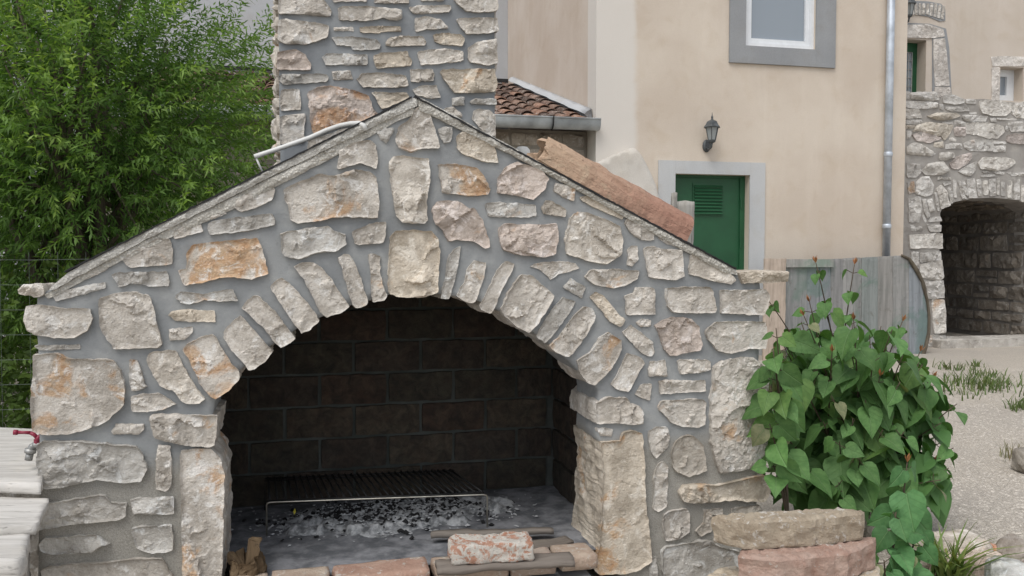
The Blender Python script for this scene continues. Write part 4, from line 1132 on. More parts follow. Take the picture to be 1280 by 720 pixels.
for k in range(na): Fc += [(k, n-1-k, n-2-k, k+1), (nl*n+k, nl*n+k+1, nl*n+n-2-k, nl*n+n-1-k)]
o = mesh('clay_channel', V.tolist(), [f[::-1] for f in Fc], M['clay'], None, False, loc=BQ.world(a_u, cv, a_w-.024), rot=(0, -ang, BQ.a))
tag(o, 'long half-round terracotta channel lying along the right roof slope', 'clay channel')

def post(name, label, px0, px1, ytop, v, w0, seed, ch=.01):
    u0, wt = BQ.px(px0, ytop, v); u1, _ = BQ.px(px1, ytop, v)
    V, Fc = rough_block(u1-u0, (u1-u0)*.9, wt-w0, .006, .005, seed, .03, .05)
    o = mesh(name, V, Fc, M['wood_post'], None, True, (1, 1, 1, 1), loc=BQ.world((u0+u1)/2, v, w0), rot=(0, R(1.5), BQ.a+.3)); tag(o, label, 'post'); return o
post('wooden_post', 'thick grey weathered post behind the lower end of the clay channel', 842, 858, 251, 1.35, 0, 21)
post('wooden_post', 'thin grey stake just left of the thick weathered post', 832.5, 839, 240, 1.5, 0, 22)
# white cap seen behind the ridge
u, w = BQ.px(653, 190, .75)
m = MB().lathe([(.0, 0), (.034, 0), (.036, .02), (.033, .04), (.022, .052), (.0, .056)], 20)
o = m.build('plastic_cap', M['plastic'], None, True, loc=BQ.world(u, .75, w-.03)); tag(o, 'small white plastic cap with domed top behind the upper end of the clay channel', 'plastic cap')

# white conduit on the left slope
pts = [(318,196,.13),(330,192,.13),(345,187,.13),(365,180,.12),(388,172,.10),(408,163,.08),(425,157,.05),(438,154.5,.02),(449,154,-.01),(455,157,-.025),(457,163,-.022)]
P = [BQ.world(*((lambda q: (q[0], v, q[1]))(BQ.px(x, y, v)))) for x, y, v in pts]
cd = thing('plastic_conduit', 'white plastic conduit bent over the left roof slope', 'conduit', P[0], 0)
b0 = np.array(P[0]); loc = [tuple(np.array(p)-b0) for p in P]
MB().tube(loc, .0085, 10).build('tube', M['plastic'], cd, True)
q = [BQ.world(*((lambda z: (z[0], .13, z[1]))(BQ.px(x, y, .13)))) for x, y in ((320, 197), (324, 206), (329, 216))]
MB().tube([tuple(np.array(p)-b0) for p in q], .0035, 8).build('clip', M['plastic'], cd, True)

# tap on the left end of the wall
tu_, tw_ = BQ.px(46, 560, .06)
tap = on_bq('water_tap', 'grey garden tap with red lever on the wall\'s left end', 'tap', tu_, .06, tw_)
def tl(px, py, v=.06): a = BQ.px(px, py, v); return (a[0]-tu_, v-.06, a[1]-tw_)
MB().tube([tl(58, 556), tl(46, 556), tl(41, 557)], .011, 10).build('body', M['tapmetal'], tap, True)
MB().tube([tl(44, 557), tl(40, 558), tl(38, 562), tl(37, 567)], .0105, 10).build('spout', M['tapmetal'], tap, True)
MB().tube([tl(38.6, 561), tl(37.6, 566)], .017, 10).build('collar', M['tapmetal'], tap, True)
MB().tube([tl(37.4, 567), tl(35.5, 575)], .0115, 10).build('hose_barb', M['tapmetal'], tap, True)
lv = MB(); lv.tube([tl(46, 556), tl(46.5, 549)], .010, 8); lv.tube([tl(50, 549), tl(46, 547)], .013, 8); lv.tube([tl(47, 548), tl(43, 543.5), tl(38, 541)], .0065, 8)
lv.tube([tl(38, 541), tl(30, 540.6), tl(22, 540.5)], [.006, .005, .006], 8); lv.tube([tl(22, 540.5), tl(17, 540.4)], .0085, 8); lv.build('lever', M['red'], tap, True)

# bleached planks on the ledge left of the wall
def plank(label, corners, w, th, seed, r=.006, amp=.004, mat='wood_pale', color=(1, 1, 1, 1), name='plank'):
    P = np.array([gp(x, y, w)[:2] for x, y in corners]); c = P.mean(0)
    V, Fc = rough_slab((P-c).tolist(), th*.3, th*.7, .014, seed, amp=amp, facets=3, tilt=.01, edge=r, rim=.85, jit=.003, ring=.012, cap=True, cell=9)
    o = mesh(name, V, Fc, M[mat], None, True, color, loc=(float(c[0]), float(c[1]), w-th*.3)); tag(o, label, 'plank', 'bleached planks left of the barbecue'); return o
plank('wide bleached plank under the red lever tap', [(-60,602),(52,605),(54,536),(-40,532)], .60, .032, 31, .003, .0025)
plank('middle bleached plank below the tap, against the wall end', [(-60,662),(46,655),(62,622),(-50,618)], .555, .03, 32, .003, .0025)
plank('lowest bleached plank with rounded end, left of the wall', [(-70,700),(22,700),(31,693),(36,670),(36,650),(30,641),(-60,638)], .53, .05, 33, .006, .0025)
# low stone footing that carries the planks
foot = thing('ledge_footing', 'rough stone footing under the bleached planks at the left', 'footing', BQ.world(-1.75, .1), BQ.a)
rnd = random.Random(3)
for k, (u, v, w, a, b, c) in enumerate([(-.05,.42,0,.5,.5,.56),(.10,-.12,.36,.16,.16,.13),(.02,-.16,.24,.30,.2,.13),(.04,-.2,.10,.4,.24,.14),(-.02,-.2,0,.45,.3,.1),(-.25,-.42,.0,.3,.3,.47)]):
    V, Fc = rough_block(a, b, c, .03, .014, 300+k, .03, .08); mesh('stone', V, Fc, M['stone'], foot, color=(1, 1, 1, .2), loc=(u, v, w), rot=(0, 0, rnd.uniform(-.2, .2)))

# stacked slabs in front of the right end
def slab(name, label, cat, plan, zt, th, mat, seed, color=(1, 1, 1, 1), amp=.006, edge=.008, group=None):
    P = np.array(plan); c = P.mean(0)
    V, Fc = rough_slab((P-c).tolist(), th*.25, th*.75, .011, seed, amp=amp, facets=4, tilt=.02, edge=edge, rim=.6, jit=.005, ring=.010, cap=True, flat=.6)
    o = mesh(name, V, Fc, M[mat], None, False, color, loc=(float(c[0]), float(c[1]), zt-th*.25)); tag(o, label, cat, group); return o
zt = .415
pl = [gp(889,642,zt)[:2], gp(933,651,zt)[:2], gp(1000,648,zt)[:2], gp(1078,640,zt)[:2], gp(1081,636,zt)[:2], gp(1040,634,zt)[:2], gp(960,637,zt)[:2]]
slab('stone_slab', 'tan rough slab topmost of the stack below the bush', 'slab', pl, zt, .098, 'slab_tan', 51, group='stacked slabs beside the barbecue')
zt2 = zt-.100
pl = [gp(922,693,zt2)[:2], gp(970,699,zt2)[:2], gp(1060,690,zt2)[:2], gp(1092,676,zt2)[:2], gp(1095,668,zt2)[:2], gp(1000,668,zt2)[:2], gp(930,676,zt2)[:2]]
slab('stone_slab', 'reddish slab in the middle of the stack below the bush', 'slab', pl, zt2, .10, 'slab_red', 52, edge=.012, group='stacked slabs beside the barbecue')
zt3 = zt2-.102
slab('stone_slab', 'pale slab at the bottom of the stack, below the reddish slab', 'slab', [gp(878,720,zt3)[:2], gp(950,735,zt3)[:2], gp(1100,728,zt3)[:2], gp(1100,706,zt3)[:2], gp(900,706,zt3)[:2]], zt3, .10, 'slab_tan', 53, (1.35, 1.38, 1.4, 1), group='stacked slabs beside the barbecue')
V, Fc = rough_block(.62, .34, zt3-.098, .03, .012, 54, .05); c = gp(985, 735, .2)
o = mesh('foundation_stone', V, Fc, M['stone'], None, False, (1, .98, .95, .2), loc=(c[0], c[1]+.03, 0), rot=(0, 0, .3)); tag(o, 'broad stone carrying the slab stack right of the barbecue', 'stone')

# hearth: loose brick, laths, log
hw = HW+.03
c = BQ.uv(617, 704, hw+.02)
V, Fc = rough_block(.285, .115, .066, .008, .005, 91, .007, .025)
o = mesh('loose_brick', V, Fc, M['lbrick'], None, True, (1, 1, 1, 1), loc=BQ.world(c[0], c[1]+.045, hw+.024), rot=(0, 0, BQ.a-.10)); tag(o, 'orange brick crusted with white mortar on the hearth edge', 'brick')
def lath(name, label, p0, p1, wid, th, z, seed, mat='lath', color=(1, 1, 1, 1)):
    a = np.array(BQ.uv(*p0, z)); b = np.array(BQ.uv(*p1, z)); L = np.linalg.norm(b-a); c = (a+b)/2; an = math.atan2(b[1]-a[1], b[0]-a[0])
    V, Fc = rough_block(L, wid, th, .005, .003, seed, .018, .05)
    o = mesh(name, V, Fc, M[mat], None, True, color, loc=BQ.world(c[0], c[1], z-th), rot=(0, 0, BQ.a+an)); tag(o, label, 'plank'); return o
lath('hearth_lath', 'thin weathered lath lying behind the crusted brick', (538, 664), (692, 660), .04, .022, hw+.015, 92, color=(.75, .74, .74, 1))
lath('hearth_plank', 'grey brown plank under the crusted brick on the hearth edge', (545, 705), (716, 694), .10, .022, hw+.022, 93, color=(.78, .76, .76, 1))
lath('hearth_lath', 'short board behind the plank at the right pillar foot', (640, 684), (712, 672), .07, .02, hw+.003, 94, color=(.65, .63, .62, 1))
lg = BQ.uv(308, 716, HW+.02)
log = on_bq('firewood_log', 'dark splintered log stump at the foot of the left pillar', 'log', lg[0], lg[1], HW-.04)
m = MB(); pts = [(-.01, 0, -.15), (-.012, .0, .03), (-.008, 0, .10)]
V = []; Fc = []; n, hN = 44, 26
for j in range(hN+1):
    for k in range(n):
        a = 2*math.pi*k/n; spike = max(0, math.cos(a-.15))**6*.075+max(0, math.cos(a-2.6))**4*.02
        r = .062*(1-.18*j/hN); z = -.12+(.235+spike)*j/hN
        V.append((r*math.cos(a)*(1-.5*(j == hN)*(spike > .03)), r*math.sin(a), z))
ci = len(V); V.append((-.01, 0, .085))
for j in range(hN):
    for k in range(n): Fc.append((j*n+k, j*n+(k+1)%n, (j+1)*n+(k+1)%n, (j+1)*n+k))
for k in range(n): Fc.append((hN*n+k, hN*n+(k+1)%n, ci))
V = np.array(V); V += .013*np.stack([fbm(V*np.array([1, 1, .4])/.028+k*5, 80+k, 5, .6) for k in range(3)], 1)
mesh('trunk', V.tolist(), Fc, M['log'], log, False, (.55, .52, .5, 1))
V, Fc = rough_block(.05, .05, .10, .02, .01, 97, .012, .03); mesh('branch_stub', V, Fc, M['log'], log, False, (.8, .55, .4, 1), loc=(-.035, -.045, -.06), rot=(.3, .3, 0))

# grill on two bent-wire legs
GZ = HW+.135
fl_ = BQ.uv(333, 628, GZ); fr_ = BQ.uv(609, 618, GZ); bl_ = BQ.uv(331, 600, GZ); br_ = BQ.uv(568, 590, GZ)
grill = on_bq('grill_rack', 'black bar grill rack standing on thin wire legs over the ash', 'grill', fl_[0], fl_[1], HW)
def gl_(p, z=GZ): return (p[0]-fl_[0], p[1]-fl_[1], z-HW)
foot_l, foot_r = (fl_[0]+.0, fl_[1]-.0), (fr_[0], fr_[1])
MB().tube([gl_(foot_l, HW+.005), gl_(fl_, GZ-.012), (lambda a: (a[0]+.004, a[1], a[2]-.003))(gl_(fl_)), (lambda a: (a[0]+.016, a[1], a[2]))(gl_(fl_)), (lambda a: (a[0]-.016, a[1], a[2]))(gl_(fr_)), (lambda a: (a[0]-.004, a[1], a[2]-.003))(gl_(fr_)), gl_(fr_, GZ-.012), gl_(foot_r, HW+.005)], .0035, 8).build('wire_leg', M['steel'], grill, True)
MB().tube([gl_(bl_, HW+.005), gl_(bl_, GZ-.004), gl_(br_, GZ-.004), gl_(br_, HW+.005)], .0035, 8).build('wire_leg', M['iron'], grill, True)
fr = MB(); i_ = lambda p, q, f: (p[0]+(q[0]-p[0])*f, p[1]+(q[1]-p[1])*f)
fr.tube([gl_(i_(fl_, fr_, .0), GZ+.006), gl_(i_(fl_, fr_, .985), GZ+.006)], .004, 8); fr.tube([gl_(bl_, GZ+.006), gl_(br_, GZ+.006)], .004, 8); fr.build('frame', M['iron'], grill, True)
nb = 30
for k in range(nb):
    f = .015+.96*k/(nb-1); MB().tube([gl_(i_(fl_, fr_, f), GZ+.012), gl_(i_(bl_, br_, f), GZ+.012)], .0042, 6).build('bar', M['iron'], grill, True)

# ash and charcoal
rn = np.random.default_rng(5)
nx, ny = 110, 60
c0 = BQ.uv(490, 640, HW+.02); ax, ay = .44, .19
gx, gy_ = np.meshgrid(np.linspace(-1.35, 1.35, nx), np.linspace(-1.5, 1.5, ny)); gx = gx.ravel(); gy_ = gy_.ravel()
P = np.c_[gx*ax, gy_*ay, np.zeros(len(gx))]
rr = gx**2+gy_**2+.5*fbm(P/.12, 4, 3)
P[:, 2] = np.clip(1.15-rr, -.4, .6)*.045+.016*fbm(P/.03, 9, 5, .6)*np.clip(1.5-rr, 0, 1)-.004
Fc = [(j*nx+i, j*nx+i+1, (j+1)*nx+i+1, (j+1)*nx+i) for j in range(ny-1) for i in range(nx-1)]
o = mesh('ash_bed', P.tolist(), Fc, M['ash'], None, True, loc=BQ.world(c0[0], c0[1], HW+.002), rot=(0, 0, BQ.a)); tag(o, 'pale grey ash spread on the hearth under the grill', 'ash', kind='stuff')
def bits(name, label, cat, n, smin, smax, mat, seed, flat=1.0, spread=1.0):
    rn = np.random.default_rng(seed); m = MB()
    for k in range(n):
        x, y = rn.normal(0, .5*spread, 2); s = rn.uniform(smin, smax)
        if abs(x) > 1.5 or abs(y) > 1.6: continue
        r2 = x*x+y*y; z = max(0, min(.6, 1.1-r2))*.045+.004
        V = rn.normal(0, 1, (6, 3))*.25+np.array([(1,0,0),(-1,0,0),(0,1,0),(0,-1,0),(0,0,1),(0,0,-1)])
        V = V*np.array([s*rn.uniform(.6, 1.6), s, s*.7*flat]); a = rn.uniform(0, 6.28)
        V = V@np.array([[math.cos(a), math.sin(a), 0], [-math.sin(a), math.cos(a), 0], [0, 0, 1]])+np.array([x*ax, y*ay, z])
        m.add(V.tolist(), [(0,2,4),(2,1,4),(1,3,4),(3,0,4),(2,0,5),(1,2,5),(3,1,5),(0,3,5)])
    o = m.build(name, M[mat], None, False, loc=BQ.world(c0[0], c0[1], HW+.002), rot=(0, 0, BQ.a)); tag(o, label, cat, kind='stuff')
bits('charcoal', 'black charcoal lumps scattered over the ash', 'charcoal', 420, .002, .015, 'coal', 2, 1, 1.0)
bits('ash_flakes', 'white ash flakes scattered among the charcoal', 'ash', 1500, .002, .009, 'ashbit', 3, .6, 1.05)

# ------------------------------------------------------------------ boards leaning at the house
bu, _ = HF.px(1065, 400, -.32)
board = thing('board_screen', 'big weathered grey board panel with rounded right end against the house', 'panel', HF.world(bu, -.32), HF.a)
xs = [975,1008,1024,1038,1053,1077,1097,1116,1136,1161]
def topy(x): return 327-(x-975)*.05 if x < 1128 else 320+((x-1128)/33)**1.6*62
def boty(x): return 446 if x < 1150 else 446-((x-1150)/11)**2*22
dk = 0
for k in range(len(xs)-1):
    x0, x1 = xs[k]+.12, xs[k+1]-.12
    xx = np.linspace(x0, x1, 5)
    poly = [(x, boty(x)) for x in xx]+[(x, topy(x)) for x in xx[::-1]]
    P = [(a-bu, b) for a, b in HF.poly(poly, -.32)]
    V, Fc = rough_slab(P, .012, .03, .035, 700+k, amp=.003, facets=2, tilt=.01, edge=.008, jit=.003, cell=9, cap=True)
    c_ = [(1,1,1,1), (.95,.97,1.02,1), (.88,.92,.98,1), (.92,.9,.9,1), (1.02,1,.98,1), (.86,.92,.9,1), (1.0,.96,.92,1), (1.02,1.0,.98,1), (.9,.96,1.04,1)][k]
    mesh('board', wallmap(V, rnd.uniform(-.006, .006)), Fc, M['wood_grey'], board, False, c_)
rim = MB(); P = [(a-bu, -.02, b) for a, b in HF.poly([(1127,319),(1137,324),(1146,338),(1153,352),(1159,375),(1161.5,395),(1161,415),(1157,434),(1153,446)], -.34)]
rim.tube(P, [.015, .022, .028, .022, .018, .018, .02, .025, .025], 8); rim.build('rim', M['bark'], board)
rl = MB().box((HF.px(982, 330, -.36)[0]-bu, -.06, HF.px(1000, 334, -.36)[1]), (HF.px(1041, 330, -.36)[0]-bu, -.035, HF.px(1000, 324, -.36)[1])).build('cross_rail', M['wood_grey'], board, False, color=(1.3, 1.25, 1.2, 1))
u0, w1 = HF.px(955, 323, -.5); u1, _ = HF.px(982, 323, -.5)
V, Fc = rough_block(u1-u0, .03, w1, .006, .004, 731, .05, .1)
o = mesh('leaning_plank', V, Fc, M['wood_post'], None, False, (1.15, 1.0, .9, 1), loc=HF.world((u0+u1)/2, -.5), rot=(0, 0, HF.a)); tag(o, 'single upright brownish plank just left of the grey board panel', 'plank')

# ------------------------------------------------------------------ rocks, pebbles, grass
def rock(label, px, py, sx, sy, sz, seed, color, mat='stone', rot=0.0):
    c = gp(px, py, 0); V, Fc = rough_block(sx, sy, sz, min(sx, sy, sz)*.4, min(sx, sy, sz)*.16, seed, min(sx, sy, sz)*.12, min(sx, sy, sz)*.9)
    o = mesh('rock', V, Fc, M[mat], None, False, color, loc=(c[0], c[1], -sz*.15), rot=(0, 0, rot)); tag(o, label, 'rock', 'rocks at the edge of the gravel')
rock('bluish white rock in the bottom right corner', 1266, 742, .2, .17, .14, 801, (1.0, 1.06, 1.12, 0))
rock('grey brown angular rock at the right edge beside the red one', 1268, 700, .15, .13, .11, 802, (.72, .68, .66, .2), rot=.4)
rock('small reddish rock beside the grey brown rock', 1238, 697, .08, .08, .08, 803, (1, .62, .5, .7))
rock('large pale rock behind the spiky grass', 1178, 700, .36, .2, .12, 804, (1.05, 1.0, .96, .25), rot=.2)
rock('pale rock between the slab stack and the bush stems', 1105, 672, .26, .2, .17, 805, (1.1, 1.08, 1.04, .25))
rock('flat pinkish rock under the spiky grass', 1210, 716, .3, .16, .09, 806, (1.1, .96, .9, .3), rot=-.1)
rock('dark rock at the right edge of the gravel', 1297, 590, .26, .2, .15, 807, (.55, .53, .5, 0))
rn = np.random.default_rng(9)
m = MB(); cnt = 0
for k in range(15000):
    y = 2.9+rn.random()**1.6*6.5; x = rn.uniform(.38, .66)*y
    s = rn.uniform(.003, .007)*(1+.06*y); a = rn.uniform(0, 6.28); ca, sa = math.cos(a), math.sin(a)
    sx, sy, sz = s*rn.uniform(.8, 1.5), s, s*rn.uniform(.3, .55)
    B = [(sx,0,0),(0,sy,0),(-sx,0,0),(0,-sy,0),(sx*.2,sy*.1,sz)]
    m.add([(x+p*ca-q*sa, y+p*sa+q*ca, r) for p, q, r in B], [(0,1,4),(1,2,4),(2,3,4),(3,0,4)])
o = m.build('loose_gravel', M['pebble']); tag(o, 'pale loose gravel covering the yard', 'gravel', kind='stuff')
def blades(name, label, cx, cy, n, h, spread, col, seed, width=.006, lean=.8, group=None, z0=0.0, rough=1.0):
    rn = np.random.default_rng(seed); V = []; Fc = []; C = []
    for k in range(n):
        a = rn.uniform(0, 6.28); b = np.array([rn.normal(0, spread), rn.normal(0, spread)]); hh = h*rn.uniform(.55, 1.15); ln = lean*rn.uniform(.3, 1.2); d = np.array([math.cos(a), math.sin(a)]); w = np.array([-d[1], d[0]])*width*rn.uniform(.7, 1.3)
        i = len(V); cc = np.array(col)*rn.uniform(.7, 1.35)*np.array([rn.uniform(.9, 1.25), 1, rn.uniform(.8, 1.1)])
        for t_ in (0, .35, .7, 1):
            p = b+d*hh*ln*t_**1.6; z = hh*(t_-.35*ln*t_**2.2); ww = w*(1-t_**2*.97)
            V += [(p[0]-ww[0], p[1]-ww[1], z), (p[0]+ww[0], p[1]+ww[1], z)]
        Fc += [(i, i+1, i+3, i+2), (i+2, i+3, i+5, i+4), (i+4, i+5, i+7, i+6)]; C += [(*cc, 1)]*3
    o = mesh(name, V, Fc, M['grass'], None, True, loc=(cx, cy, z0))
    at = o.data.color_attributes.new('Col', 'FLOAT_COLOR', 'CORNER')
    at.data.foreach_set('color', np.repeat(np.array(C), 4, axis=0).ravel().astype(np.float32)); return o
for k, (px, py, n, h, sp) in enumerate([(1208,480,70,.16,.13), (1235,487,90,.18,.16), (1255,482,60,.12,.1), (1228,470,60,.12,.12), (1190,462,50,.12,.1), (1278,512,60,.12,.08), (1222,458,30,.1,.05), (1200,492,40,.12,.16)]):
    c = gp(px, py); o = blades('grass_tuft', '', c[0], c[1], n, h, sp, (.10,.15,.055), 60+k, .006)
    tag(o, ['dense grass tuft on the gravel near the stone passage, left of the tallest tuft', 'tallest grass tuft on the gravel in front of the passage', 'thin grass right of the tallest tuft', 'thin grass behind the tallest tuft', 'grass tuft nearest the rounded board panel', 'small tuft at the right edge of the gravel', 'tiny tuft nearest the passage step', 'low grass in front of the dense tufts'][k], 'grass', 'grass tufts on the gravel', 'stuff')
c = gp(1168, 716); o = blades('spiky_grass', '', c[0], c[1]-.12, 80, .27, .03, (.15,.22,.07), 90, .0075, 1.0); tag(o, 'spiky yellow green grass clump beside the slab stack', 'grass')
c = gp(1276, 575); o = blades('dry_grass', '', c[0], c[1], 60, .14, .06, (.22,.21,.14), 91, .003, .7); tag(o, 'dry greyish grass around the dark rock at the right edge', 'grass')
yp = BQ.uv(368, 640, HW+.05)
o = mesh('fallen_leaf', [(0,-.012,0),(.006,0,.003),(0,.014,.006),(-.006,0,.003)], [(0,1,2,3)], mat_plain('yellow_leaf', (.42,.36,.03), .6), None, loc=BQ.world(yp[0], yp[1], HW+.05), rot=(.9, .2, .4)); tag(o, 'tiny yellow leaf on the ash under the grill', 'leaf')

# ------------------------------------------------------------------ heart-leaved bush
def heart(seed):
    rn = random.Random(seed); V = []; rows = [(-.10, None), (.08, .40), (.25, .455), (.42, .42), (.58, .335), (.74, .215), (.88, .10), (1.02, .0)]
    fold = rn.uniform(.10, .30); droop = rn.uniform(.15, .5); tw = rn.uniform(-.15, .15); wav = rn.uniform(0, 6)
    for t_, wd_ in rows:
        for s in (-1, -.55, 0, .55, 1):
            if wd_ is None: x, y = {-1: (-.30, .0), -.55: (-.19, -.09), 0: (0, .02), .55: (.19, -.09), 1: (.30, .0)}[s]
            else: x, y = wd_*s, t_
            z = fold*abs(x)-droop*max(0, y)**2+.03*math.sin(wav+7*y)*abs(s)+tw*x*y
            V.append((x, y, z))
    Fc = [(j*5+k, j*5+k+1, j*5+k+6, j*5+k+5) for j in range(len(rows)-1) for k in range(4)]
    m = bpy.data.meshes.new('leaf'); m.from_pydata(V, [], Fc); m.materials.append(M['bigleaf']); m.polygons.foreach_set('use_smooth', [True]*len(m.polygons)); m.update(); return m
hearts = [heart(k) for k in range(8)]
bc = gp(1062, 668, 0)
bush = thing('leafy_bush', 'leafy green bush with heart-shaped leaves and bronze shoot tips beside the barbecue', 'bush', (bc[0], bc[1], 0))
rb = random.Random(17)
Zb = bc[1]
def bpx(px, py, dy=0.0):                    # point of the bush at this pixel, dy behind its middle
    d = ray(px, py); t_ = (Zb+dy)/d[1]; p = CAM+d*t_; return Vector((p[0]-bc[0], p[1]-bc[1], p[2]))
leaves = []                                  # (pos, dir, normal, size, tint)
stems = MB(); buds = []
def shoot(tip, base, nleaf, big, tipbud=False, tint=None, f0=.3):
    mid = base.lerp(tip, .5)+Vector(((tip.x-base.x)*-.12, (tip.y-base.y)*-.12, .10*(tip-base).length))
    pts = []
    for k in range(11):
        f = k/10; pts.append(base*(1-f)**2+mid*2*f*(1-f)+tip*f*f)
    stems.tube(pts, [.0065*(1-.7*k/10) for k in range(11)], 6)
    for k in range(nleaf):
        f = f0+(1-f0)*(k+.6)/nleaf; i = min(9, int(f*10)); p = pts[i].lerp(pts[i+1], f*10-i); tg = (pts[i+1]-pts[i]).normalized()
        az = rb.uniform(0, math.pi) if k % 2 == 0 else az+math.pi/2
        side0 = tg.orthogonal().normalized(); side0.rotate(Matrix.Rotation(az, 3, tg))
        for sg in (1, -1):
            out = side0*sg; pet = rb.uniform(.02, .035)
            pos = p+(out+tg*.4).normalized()*pet
            size = big*rb.uniform(.62, 1.2)*(1.0 if f < .85 else .75)
            out_h = Vector((out.x, out.y, 0)); 
            if out_h.length < .2: out_h = Vector((rb.uniform(-1, 1), -1, 0))
            d = (out_h.normalized()+Vector((0, 0, -rb.uniform(.15, 1.3)))).normalized()
            leaves.append((pos, d, size, f, tint))
            stems.tube([p, pos], .0016, 4, caps=False)
    if tipbud: buds.append((tip, (pts[-1]-pts[-3]).normalized()))
def dome(n, seed):
    for k in range(n):
        px = rb.uniform(955, 1184); s = (px-1065)/118
        top = 388+46*max(0, s)**2*2.2+18*max(0, -s)+rb.uniform(-14, 34); bot = 640-30*max(0, s)
        py = top+(bot-top)*(rb.random()**1.25)*.9; dy = rb.uniform(-.42, .3)*math.sqrt(max(.05, 1-min(1, abs(s))**2))
        tip = bpx(px, py, dy); yield tip
base_pts = [Vector((rb.uniform(-.12, .12), rb.uniform(-.06, .12), 0.0)) for _ in range(14)]
for tip in dome(104, 1): shoot(tip, rb.choice(base_pts), rb.choice([3, 3, 4]), .142, rb.random() < .05, f0=.55)
for (px, py, dy, nl) in [(1020,329,-.05,3), (1068,331,.0,4), (1012,378,-.2,3), (1005,395,-.25,3), (1128,402,-.05,3), (958,372,-.1,3), (1150,440,-.1,3), (1100,470,-.3,3), (1165,472,-.1,3), (1196,505,-.1,3), (1192,560,-.15,3), (1176,600,-.25,3), (1186,585,-.2,2), (1060,420,-.3,3), (975,440,-.3,3), (1040,440,-.35,3), (950,520,-.25,3), (955,600,-.3,3), (1130,540,-.35,3)]:
    shoot(bpx(px, py, dy), rb.choice(base_pts), nl, .112 if py > 400 else .07, py < 480 and rb.random() < .9, f0=.62)
for (px, py, dy) in [(966,436,-.72), (962,480,-.72), (970,455,-.72), (962,530,-.72), (970,410,-.7), (974,500,-.7), (966,580,-.7), (976,550,-.68)]:
    shoot(bpx(px, py, dy), bpx(985, 655, -.6), 2, .115, False, f0=.7)
# front low shoot by the slabs
for (px, py, dy, bx) in [(1134,578,-.75,1118), (1120,640,-.85,1112), (1150,660,-.8,1120), (1105,700,-.9,1108), (1140,690,-.85,1116)]:
    shoot(bpx(px, py, dy), bpx(bx, 770, dy+.05), 3, .118, py < 600, tint=(.85, 1.0, 1.15), f0=.5)
cm = Vector((0, .0, .5))
# keep the 300 leaves nearest the camera as separate leaves, join the rest
leaves.sort(key=lambda l: l[0].y)
rest = []
def leaf_matrix(pos, d, size, roll):
    y = d; out = Vector((pos.x-cm.x, pos.y-cm.y-.1, .75)); n_ = (out-y*out.dot(y))
    if n_.length < 1e-4: n_ = Vector((0, 0, 1))
    n_.normalize(); x = y.cross(n_).normalized(); m3 = Matrix((x, y, n_)).transposed()
    m3 = m3 @ Matrix.Rotation(roll, 3, 'Y')
    return Matrix.Translation(pos) @ m3.to_4x4() @ Matrix.Scale(size, 4)
order = sorted(range(len(leaves)), key=lambda i: leaves[i][0].y-.25*leaves[i][0].z)
keep = set(order[:300])
for i, (pos, d, size, f, tint) in enumerate(leaves):
    mm = leaf_matrix(pos, d, size, rb.uniform(-.5, .5)); me = hearts[i % 8]
    k = rb.uniform(.75, 1.25); yl = rb.random()
    c = (k*(1.25 if yl < .15 else 1), k*(1.12 if yl < .15 else 1), k*.95, 1)
    if tint: c = (c[0]*tint[0], c[1]*tint[1], c[2]*tint[2], 1)
    if f > .9 and size < .1 and rb.random() < .15: c = (k*2.2, k*1.15, k*1.9, 1)
    if i in keep:
        o = link(bpy.data.objects.new('leaf', me)); o.parent = bush; o.matrix_local = mm; o.color = c
    else: rest.append((mm, me))
V = []; Fc = []
for mm, me in rest:
    n0 = len(V); V += [tuple(mm @ v.co) for v in me.vertices]; Fc += [tuple(x+n0 for x in p.vertices) for p in me.polygons]
if V: o = mesh('inner_foliage', V, Fc, M['bigleaf'], bush, True, (.9, .95, .9, 1)); o['kind'] = 'stuff'
stems.build('stems', M['stem'], bush, True)
for tip, d in buds:
    m = MB()
    for k in range(4):
        a = k*1.571+rb.random(); s_ = Vector((math.cos(a), math.sin(a), 0)); q = d.orthogonal().normalized(); q.rotate(Matrix.Rotation(a, 3, d)); w_ = q.cross(d)*.006
        b0, b1, b2 = tip, tip+d*.018+q*.008, tip+d*.036+q*.012
        m.add([b0, b1+w_, b2, b1-w_], [(0, 1, 2, 3)])
    m.build('shoot_tip', M['bud'], bush)

